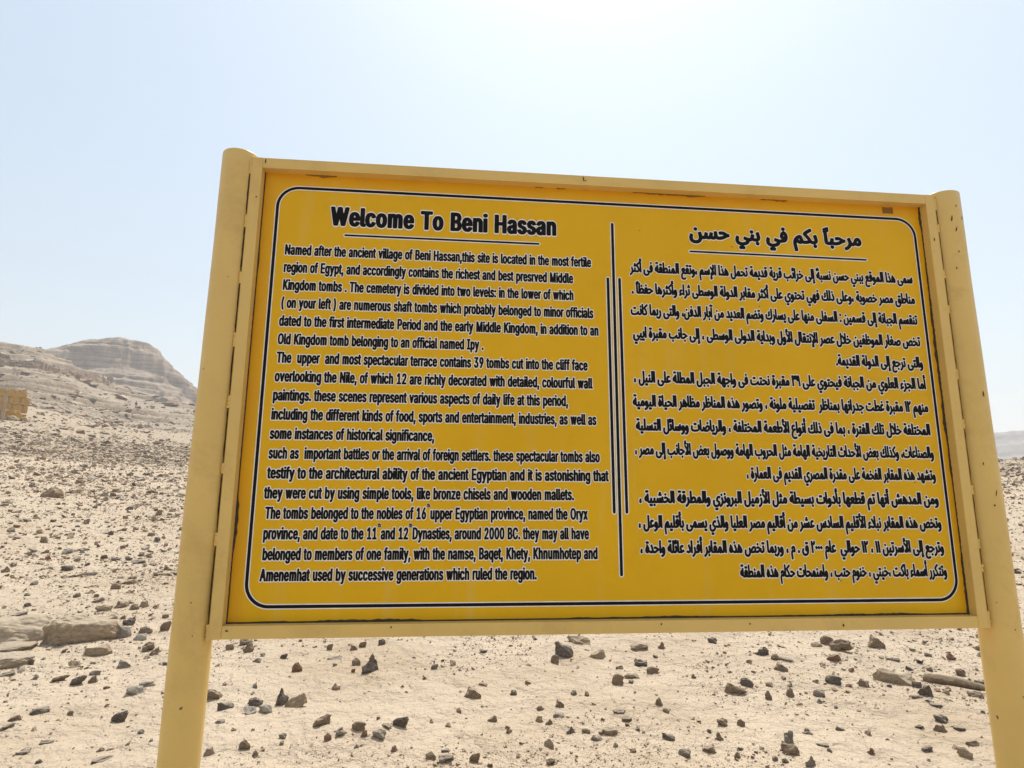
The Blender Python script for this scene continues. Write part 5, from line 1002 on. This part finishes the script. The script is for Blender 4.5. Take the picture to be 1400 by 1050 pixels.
for ent in HERO.replace('\n', '').split(';'):
    f = ent.split(); px, py, wp, hp = map(float, f[:4])
    g = ground_hit(px, py)
    if g is None: continue
    X, Y, Z0, d = g
    dist = math.sqrt(X*X+Y*Y+(Z0-EYE)**2); cosx = math.hypot(px-700, FPX)/FPX
    wd = wp*dist/FPX/cosx**1.0; ht = hp*dist/FPX/cosx
    if f[5] == 's': ht *= 0.85
    var = LIB[f[5]]; me = var[rs.randrange(len(var))]
    az = math.atan2(X, Y)
    # rocks stand behind their foot line
    wd *= 0.92; dp = wd*(rs.uniform(0.5, 0.75) if wp < 30 else 0.38); ht = max(ht*0.62, ht-0.25*dp) if py > 640 else ht
    X2, Y2 = X+math.sin(az)*dp*0.4, Y+math.cos(az)*dp*0.4
    o = place_stone(me, X2, Y2, wd, ht, -az+rs.choice([0, math.pi])+rs.uniform(-.25, .25), M[COL[f[4]][0]], dep=dp)
    heroes.append((o, px, py, wd, f[4], f[5])); occupied.append((X2, Y2, wd*0.6))

# further loose stones, a little smaller, to bring the individually built ones near three hundred
fill = []
tries = 0
while len(fill) < 78 and tries < 4000:
    tries += 1
    if rs.random() < 0.5: px, py = rs.uniform(4, 250), rs.uniform(606, 1045)
    else: px, py = rs.uniform(285, 1385), rs.uniform(885, 1046)
    if 1352 < px and py < 1000: continue
    g = ground_hit(px, py)
    if g is None: continue
    X, Y, Z0, d = g
    if any((X-a)**2+(Y-b)**2 < (r+0.05*d/6)**2 for a, b, r in occupied): continue
    wp = rs.uniform(5.5, 8.5); hp = wp*rs.uniform(0.4, 0.75); dist = math.sqrt(X*X+Y*Y+(Z0-EYE)**2)
    kc = rs.choice('ddgbbbrt'); ks = rs.choice('bshrp'); me = LIB[ks][rs.randrange(5)]
    wd = wp*dist/FPX
    o = place_stone(me, X, Y, wd, hp*dist/FPX, rs.uniform(0, 6.3), M[COL[kc][0]])
    fill.append((o, px, py, wd, kc, ks)); occupied.append((X, Y, wd*0.6))

# labels that single a stone out
big = lambda wd, py: ('large' if wd > 0.30 else 'medium' if wd > 0.13 else 'small') if py > 640 else ('huge' if wd > 1.6 else 'big')
keys = {}
for rec in heroes+fill:
    o, px, py, wd, kc, ks = rec
    keys.setdefault((big(wd, py), kc, ks, zone(px, py)), []).append(rec)
NUM = {2: 'two', 3: 'three', 4: 'four', 5: 'five'}
for (sz, kc, ks, zn), L in keys.items():
    L.sort(key=lambda r: r[1]); n_ = len(L)
    base = f'{sz} {SHP[ks]} {COL[kc][1]} stone {zn}'
    for i, r in enumerate(L):
        ws = f'{sz} {SHP[ks]} {COL[kc][1]} stones {zn}'
        if n_ == 1: lab = base
        elif n_ == 2: lab = ('left' if i == 0 else 'right')+' one of two '+ws
        elif n_ == 3: lab = ('leftmost', 'middle', 'rightmost')[i]+' of three '+ws
        else: lab = ('first', 'second', 'third', 'fourth', 'fifth', 'sixth')[i]+' from left of '+str(n_)+' '+ws
        tag(r[0], ' '.join(lab.split()[:16]), 'stone', 'loose stones on the desert slope')

# the big limestone slabs at the left edge
def slab(px0, px1, pyfoot, pytop, mat, label, seed, kind='slab', depth=0.5, tilt=0.0, npt=26):
    g = ground_hit((px0+px1)/2, pyfoot); X, Y, Z0, d = g
    az = math.atan2(X, Y); dist = math.sqrt(X*X+Y*Y+(Z0-EYE)**2); cx = math.hypot((px0+px1)/2-700, FPX)/FPX
    wd = (px1-px0)*dist/FPX/cx; ht = (pyfoot-pytop)*dist/FPX/cx
    bm = hull_stone(seed, npt, kind)
    roughen(bm, seed, 4, 0.13, 0.05, 1.8, 7)
    co = unitize(np.array([v.co[:] for v in bm.verts]))
    for v, c in zip(bm.verts, co): v.co = Vector(c)
    me = bpy.data.meshes.new('stone_slab'); bm.to_mesh(me); bm.free()
    o = link('stone_slab', me, mat)
    hh = ht/0.85
    X2, Y2 = X+math.sin(az)*depth*0.45, Y+math.cos(az)*depth*0.45
    o.location = (X2, Y2, Z0-hh*0.15); o.scale = (wd, depth, hh); o.rotation_euler = (tilt, 0, -az)
    tag(o, label, 'stone slab')
    return o
slab(-25, 63, 884, 851, M['cream'], 'long pale limestone slab cut by the left edge of the view', 301, depth=0.42, tilt=0.08)
slab(67, 156, 879, 848, M['tan'], 'long tan stone slab with a shaded brown face beside the pale slab', 305, 'shard', depth=0.36, tilt=-0.10)
slab(-14, 38, 914, 899, M['cream'], 'low tan rock half buried in sand at the left edge', 307, depth=0.3)
slab(-10, 44, 892, 884, M['brown'], 'dark low stones wedged beneath the long pale slab', 311, depth=0.3)

# weathered timber lying half buried beside the big tan stone under the board
def beam():
    a = ground_hit(1262, 930); b = ground_hit(1356, 945)
    A = Vector((a[0], a[1], a[2]+0.012)); B = Vector((b[0], b[1], b[2]+0.008)); ax = (B-A); L = ax.length; ax.normalize()
    sd_ = ax.cross(Vector((0, 0, 1))).normalized(); upv = sd_.cross(ax)
    bm = bmesh.new(); nr = 46; ns = 14; rings = []; r = random.Random(5)
    for i in range(nr):
        t = i/(nr-1); c = A+ax*(L*t)+Vector((0, 0, 0.016*math.sin(t*3.1)-0.01*t))
        R0 = 0.036*(1-0.25*t)*(0.55+0.45*min(1, min(t, 1-t)*14))
        rings.append([bm.verts.new(c+(sd_*math.cos(2*math.pi*j/ns)+upv*math.sin(2*math.pi*j/ns)*0.9)*R0*(1+0.22*math.sin(j*2.6+t*1.5)+0.15*mnoise.noise(Vector((t*9, j*0.5, 3)))+r.uniform(-.07, .07))) for j in range(ns)])
    for p, q in zip(rings, rings[1:]):
        for j in range(ns): bm.faces.new((p[j], p[(j+1) % ns], q[(j+1) % ns], q[j]))
    bm.faces.new(rings[0][::-1]); bm.faces.new(rings[-1])
    o = bm_obj('timber_beam', bm, M['wood'], None, True)
    tag(o, 'weathered brown timber pole half buried in sand beside the right post', 'timber')
beam()

# ------------------------------------------------------------------ gravel and rubble nobody could count
def small_lib(n, npt):
    out = []
    for i in range(n):
        bm = hull_stone(900+i, npt, ['block', 'shard', 'round', 'slab', 'peak'][i % 5])
        bmesh.ops.triangulate(bm, faces=bm.faces); bm.verts.index_update()
        co = unitize(np.array([v.co[:] for v in bm.verts])); fc_ = np.array([[v.index for v in f.verts] for f in bm.faces]); bm.free()
        out.append((co, fc_))
    return out
SM = small_lib(14, 9)
rng = np.random.default_rng(7)
def scatter(name, label, N, dmin, dmax, azlo, azhi, cfun, smin_px, smax_px, alpha, flat=(0.35, 0.75), mats=('dark', 'brown', 'grey', 'tan', 'red'), prob=(0.22, 0.36, 0.10, 0.25, 0.07), lod=1.0):
    d = dmin*(dmax/dmin)**rng.random(N); az = np.radians(azlo+(azhi-azlo)*rng.random(N))
    x = d*np.sin(az); y = d*np.cos(az)
    keep = rng.random(N) < cfun(x, y, d, az); x, y, d, az = x[keep], y[keep], d[keep], az[keep]; n = len(x)
    u = rng.random(n); spx = smin_px*(1-u*(1-(smin_px/smax_px)**alpha))**(-1/alpha)
    sz = spx*d/FPX*lod
    z = height(x, y)
    which = rng.integers(0, len(SM), n); rz = rng.random(n)*6.283; fl = flat[0]+(flat[1]-flat[0])*rng.random(n); wy = 0.55+0.5*rng.random(n)
    mi = rng.choice(len(mats), n, p=prob)
    VV = []; FF = []; MI = []; base = 0
    for k, (co, fc_) in enumerate(SM):
        s = which == k; m_ = int(s.sum())
        if not m_: continue
        cx = co[None, :, 0]*sz[s, None]; cy = co[None, :, 1]*(sz*wy)[s, None]; cz = co[None, :, 2]*(sz*fl)[s, None]
        c_, s_ = np.cos(rz[s])[:, None], np.sin(rz[s])[:, None]
        vx = cx*c_-cy*s_+x[s, None]; vy = cx*s_+cy*c_+y[s, None]; vz = cz+z[s, None]-0.12*(sz*fl)[s, None]
        VV.append(np.stack([vx, vy, vz], -1).reshape(-1, 3))
        FF.append((fc_[None]+(np.arange(m_)*len(co))[:, None, None]+base).reshape(-1, 3)); MI.append(np.repeat(mi[s], len(fc_)))
        base += m_*len(co)
    me = arr_mesh(name, np.concatenate(VV), np.concatenate(FF), False, np.concatenate(MI))
    o = link(name, me, [M[q_] for q_ in mats]); tag(o, label, kind='stuff')
    print(name, n, 'pieces', len(me.polygons), 'tris')
    return o
def near_c(x, y, d, az):
    p = fbm(x*0.9, y*0.9, 71, 4); q_ = fbm(x*0.25, y*0.25, 81, 3)
    c = 0.26+2.0*np.clip(p+0.02, 0, 1)**1.2+0.5*np.clip(q_, -0.3, 1)
    c = c*np.where(az < np.radians(-33), 0.75, 1.0)
    return np.clip(c, 0.03, 1)
def mid_c(x, y, d, az):
    p = fbm(x*0.22, y*0.15, 91, 4)
    left = sstep(np.radians(-45), np.radians(-34), az)            # cleaner sand at the far left
    dens = 0.45+0.55*sstep(12, 32, d)
    return np.clip(dens*(0.45+1.2*np.clip(p+0.1, 0, 1))*(0.55+0.45*left), 0, 1)
def far_c(x, y, d, az):
    p = fbm(x*0.06, y*0.04, 95, 4)
    return np.clip(0.25+1.4*np.clip(p, 0, 1), 0, 1)*sstep(230, 120, d)
scatter('gravel', 'fine dark and brown gravel sprinkled over the near sand', 150000, 2.6, 12, -52, 50, near_c, 0.75, 7.0, 2.2)
scatter('stony_rubble', 'scattered small stones covering the middle of the slope', 190000, 9, 80, -54, 46, mid_c, 0.85, 8.0, 2.1)
scatter('far_rubble', 'dense dark rubble across the upper slope', 26000, 45, 210, -56, -14, far_c, 1.2, 9.0, 1.9, flat=(0.3, 0.6))
scatter('hillside_boulders', 'boulders and broken ledges on the rocky hillside', 6000, 120, 262, -56, -24, lambda x, y, d, az: 0.25+0.9*np.clip(fbm(x*0.05, y*0.05, 99, 3), 0, 1), 1.6, 17, 1.6, flat=(0.14, 0.42), mats=('wallrock', 'brown', 'grey'), prob=(0.5, 0.3, 0.2))

# ------------------------------------------------------------------ ruins and far wall
def rough_box(bm, c, sx, sy, sz, rz, seed, cuts=5, amp=0.12, top=None):
    r = bmesh.ops.create_cube(bm, size=1); vs = r['verts']
    es = list({e for v in vs for e in v.link_edges})
    sub = bmesh.ops.subdivide_edges(bm, edges=es, cuts=cuts, use_grid_fill=True)
    allv = list(bm.verts)
    rr = random.Random(seed); ca, sa = math.cos(rz), math.sin(rz)
    for v in allv:
        x, y, z = v.co; tx = x+0.5
        hh = sz*(top(tx) if top else 1)
        X_ = x*sx+rr.uniform(-amp, amp)*0.5; Y_ = y*sy+rr.uniform(-amp, amp)*0.5; Z_ = (z+0.5)*hh+(rr.uniform(-amp, amp) if z > -0.49 else 0)
        v.co = Vector((c[0]+X_*ca-Y_*sa, c[1]+X_*sa+Y_*ca, c[2]+Z_))

def ruin():
    g = ground_hit(14, 575); X, Y, Z0, d = g; az = math.atan2(X, Y)
    k = d/FPX/math.cos(az)*0.86          # metres per photo pixel here
    root = empty('ruined_building', (X, Y, Z0-0.3), -az)
    tag(root, 'ruined ochre mudbrick building with broken walls at the left edge', 'ruin')
    def part(name, px0, px1, ph, yoff, thick, seed, top=None, z0=0.0, mat='mudbrick'):
        bm = bmesh.new(); cx = ((px0+px1)/2-14)*k
        rough_box(bm, (cx, yoff, z0), (px1-px0)*k, thick, ph*k, 0, seed, 11, 0.16, top)
        return bm_obj(name, bm, M[mat], root)
    bmb = bmesh.new(); rough_box(bmb, (0, 0, 0), 1, 1, 1, 0, 8, 2, 0.07)
    blk = bpy.data.meshes.new('wall_block'); bmb.to_mesh(blk); bmb.free(); blk.materials.append(M['mudbrick'])
    rb = random.Random(12)
    def courses(px0, px1, ph, yoff, n, thick, edge):
        hh = ph*k/n
        for c in range(n):
            x = px0-(c % 2)*4+rb.uniform(-1, 1); lim = px1-edge[min(c, len(edge)-1)]
            while x < lim-1.5:
                wl = min(rb.uniform(7, 10), lim-x)
                if c == n-1 and rb.random() < 0.22: x += wl; continue
                o = bpy.data.objects.new('wall_block', blk); C.objects.link(o); o.parent = root
                o.location = ((x+wl/2-14)*k, yoff+rb.uniform(-.10, .10), c*hh); o.scale = (wl*k*0.98, thick, hh*rb.uniform(0.93, 0.99)); o.rotation_euler = (rb.uniform(-.02, .02), 0, rb.uniform(-.03, .03))
                x += wl
    courses(-40, 27, 37, 6.0, 5, 1.2, [8, 7, 1, 0, 2])
    courses(-40, 6, 24, 0.0, 4, 0.8, [0, 0, 0, 1])
    part('low_wall', -10, 25, 14, 3.2, 0.9, 2, lambda t: 1.0 if t < 0.9 else 0.75)
    bm = bmesh.new(); rough_box(bm, (-6.2*k, 0.9, 0), 0.35, 2.2, 26*k, 0, 5, 5, 0.04); bm_obj('wall_end', bm, M['tan'], root)
    for i, (px, s) in enumerate([(8, 1.0), (12, 1.3), (16, 1.5), (21, 1.1), (25, 1.3), (10, 0.7)]):
        q_ = bpy.data.objects.new('fallen_block', LIB['b'][i % 5]); C.objects.link(q_); q_.parent = root
        q_.material_slots[0].link = 'OBJECT'; q_.material_slots[0].material = M['brown' if i % 2 else 'tan']
        q_.location = ((px-14)*k, 0.6+0.5*(i % 2), 0.1); q_.scale = (s*0.9, s*0.7, s*0.6); q_.rotation_euler = (0, 0, i*1.3)
ruin()

def far_wall():
    P = [(-30, 495), (0, 499), (25, 501), (50, 505), (62, 508), (80, 511), (100, 515), (118, 520), (140, 524), (150, 526)]
    H = [9, 10, 9, 9.5, 12, 8, 8.5, 9.5, 10, 6]
    pts = []
    for (px, py), h_ in zip(P, H):
        g = ground_hit(px, py)
        if g: pts.append((g[0], g[1], g[2], h_*g[3]/FPX*0.8))
    co = []; fc_ = []
    pts = np.array(pts); tt = np.linspace(0, len(pts)-1, 150)
    ii = np.arange(len(pts))
    Q = np.stack([np.interp(tt, ii, pts[:, k]) for k in range(4)], 1)
    Q[:, 3] *= 1+0.22*fbm(tt*6, tt*0, 5, 3)
    Q[:, 2] = height(Q[:, 0], Q[:, 1])
    nz = 5; n_ = len(Q)
    az = np.arctan2(Q[:, 0], Q[:, 1])
    for s_ in range(nz+1):
        f = s_/nz; off = 0.5*fbm(tt*8, tt*0+s_*0.7, 9, 3)+0.5*f
        co.append(np.stack([Q[:, 0]+np.sin(az)*off, Q[:, 1]+np.cos(az)*off, Q[:, 2]-0.8+(Q[:, 3]+0.8)*f], 1))
    co.append(np.stack([Q[:, 0]+np.sin(az)*3.5, Q[:, 1]+np.cos(az)*3.5, Q[:, 2]+Q[:, 3]*0.9+0.3], 1))
    co.append(np.stack([Q[:, 0]+np.sin(az)*4.2, Q[:, 1]+np.cos(az)*4.2, Q[:, 2]-1.0], 1))
    me = arr_mesh('rubble_wall', np.concatenate(co), grid_faces(nz+3, n_), False)
    o = link('rubble_wall', me, M['wallrock'])
    tag(o, 'long crumbling brown stone wall running down the hillside at the left', 'wall')
far_wall()

# ------------------------------------------------------------------ distant walker
def person():
    g = ground_hit(185.5, 558.5, 300); X, Y, Z0, d = g; az = math.atan2(X, Y)
    H = 1.72
    V = [(0, 0, .93), (0, 0, 1.15), (0, 0, 1.40), (0, 0.01, 1.52), (0, 0.02, 1.66), (.10, 0, .88), (.12, .12, .48), (.13, .02, .07), (.13, -.12, .04), (-.10, 0, .88), (-.13, -.14, .48), (-.15, -.06, .07), (-.15, -.2, .04),
         (.19, 0, 1.40), (.27, .05, 1.13), (.30, -.05, .88), (-.19, 0, 1.40), (-.28, -.02, 1.13), (-.33, -.12, .90)]
    E_ = [(0, 1), (1, 2), (2, 3), (3, 4), (0, 5), (5, 6), (6, 7), (7, 8), (0, 9), (9, 10), (10, 11), (11, 12), (2, 13), (13, 14), (14, 15), (2, 16), (16, 17), (17, 18)]
    R_ = [.15, .15, .16, .06, .105, .10, .07, .045, .04, .10, .07, .045, .04, .07, .05, .035, .07, .05, .035]
    me = bpy.data.meshes.new('body'); me.from_pydata(V, E_, [])
    o = bpy.data.objects.new('person', me); C.objects.link(o)
    sm = o.modifiers.new('s', 'SKIN'); o.modifiers.new('u', 'SUBSURF').levels = 1
    for v, r_ in zip(me.skin_vertices[0].data, R_): v.radius = (r_, r_*0.8)
    me.skin_vertices[0].data[0].use_root = True
    dg = bpy.context.evaluated_depsgraph_get(); body = bpy.data.meshes.new_from_object(o.evaluated_get(dg))
    bpy.data.objects.remove(o)
    root = empty('person', (X, Y, Z0), -az+0.4)
    tag(root, 'distant person in a dark top walking across the stony upper slope', 'person')
    cloth = mat_flat('dark_clothing', (0.06, 0.05, 0.07), 0.9); skin = mat_flat('skin', (0.22, 0.12, 0.08), 0.6); legs = mat_flat('light_trousers', (0.26, 0.22, 0.20), 0.9)
    body.materials.clear()
    for m_ in (cloth, skin, legs): body.materials.append(m_)
    for p in body.polygons: p.material_index = 1 if p.center.z > 1.50 else (2 if p.center.z < 0.9 and abs(p.center.x) < 0.25 else 0); p.use_smooth = True
    link('body', body, None, root)
    bm = bmesh.new(); bmesh.ops.create_icosphere(bm, subdivisions=2, radius=0.115)
    for v in bm.verts: v.co = Vector((v.co.x, v.co.y+0.03, max(v.co.z, -0.03)+1.685))
    bm_obj('hair', bm, mat_flat('dark_hair', (0.02, 0.015, 0.012), 0.8), root, True)
person()
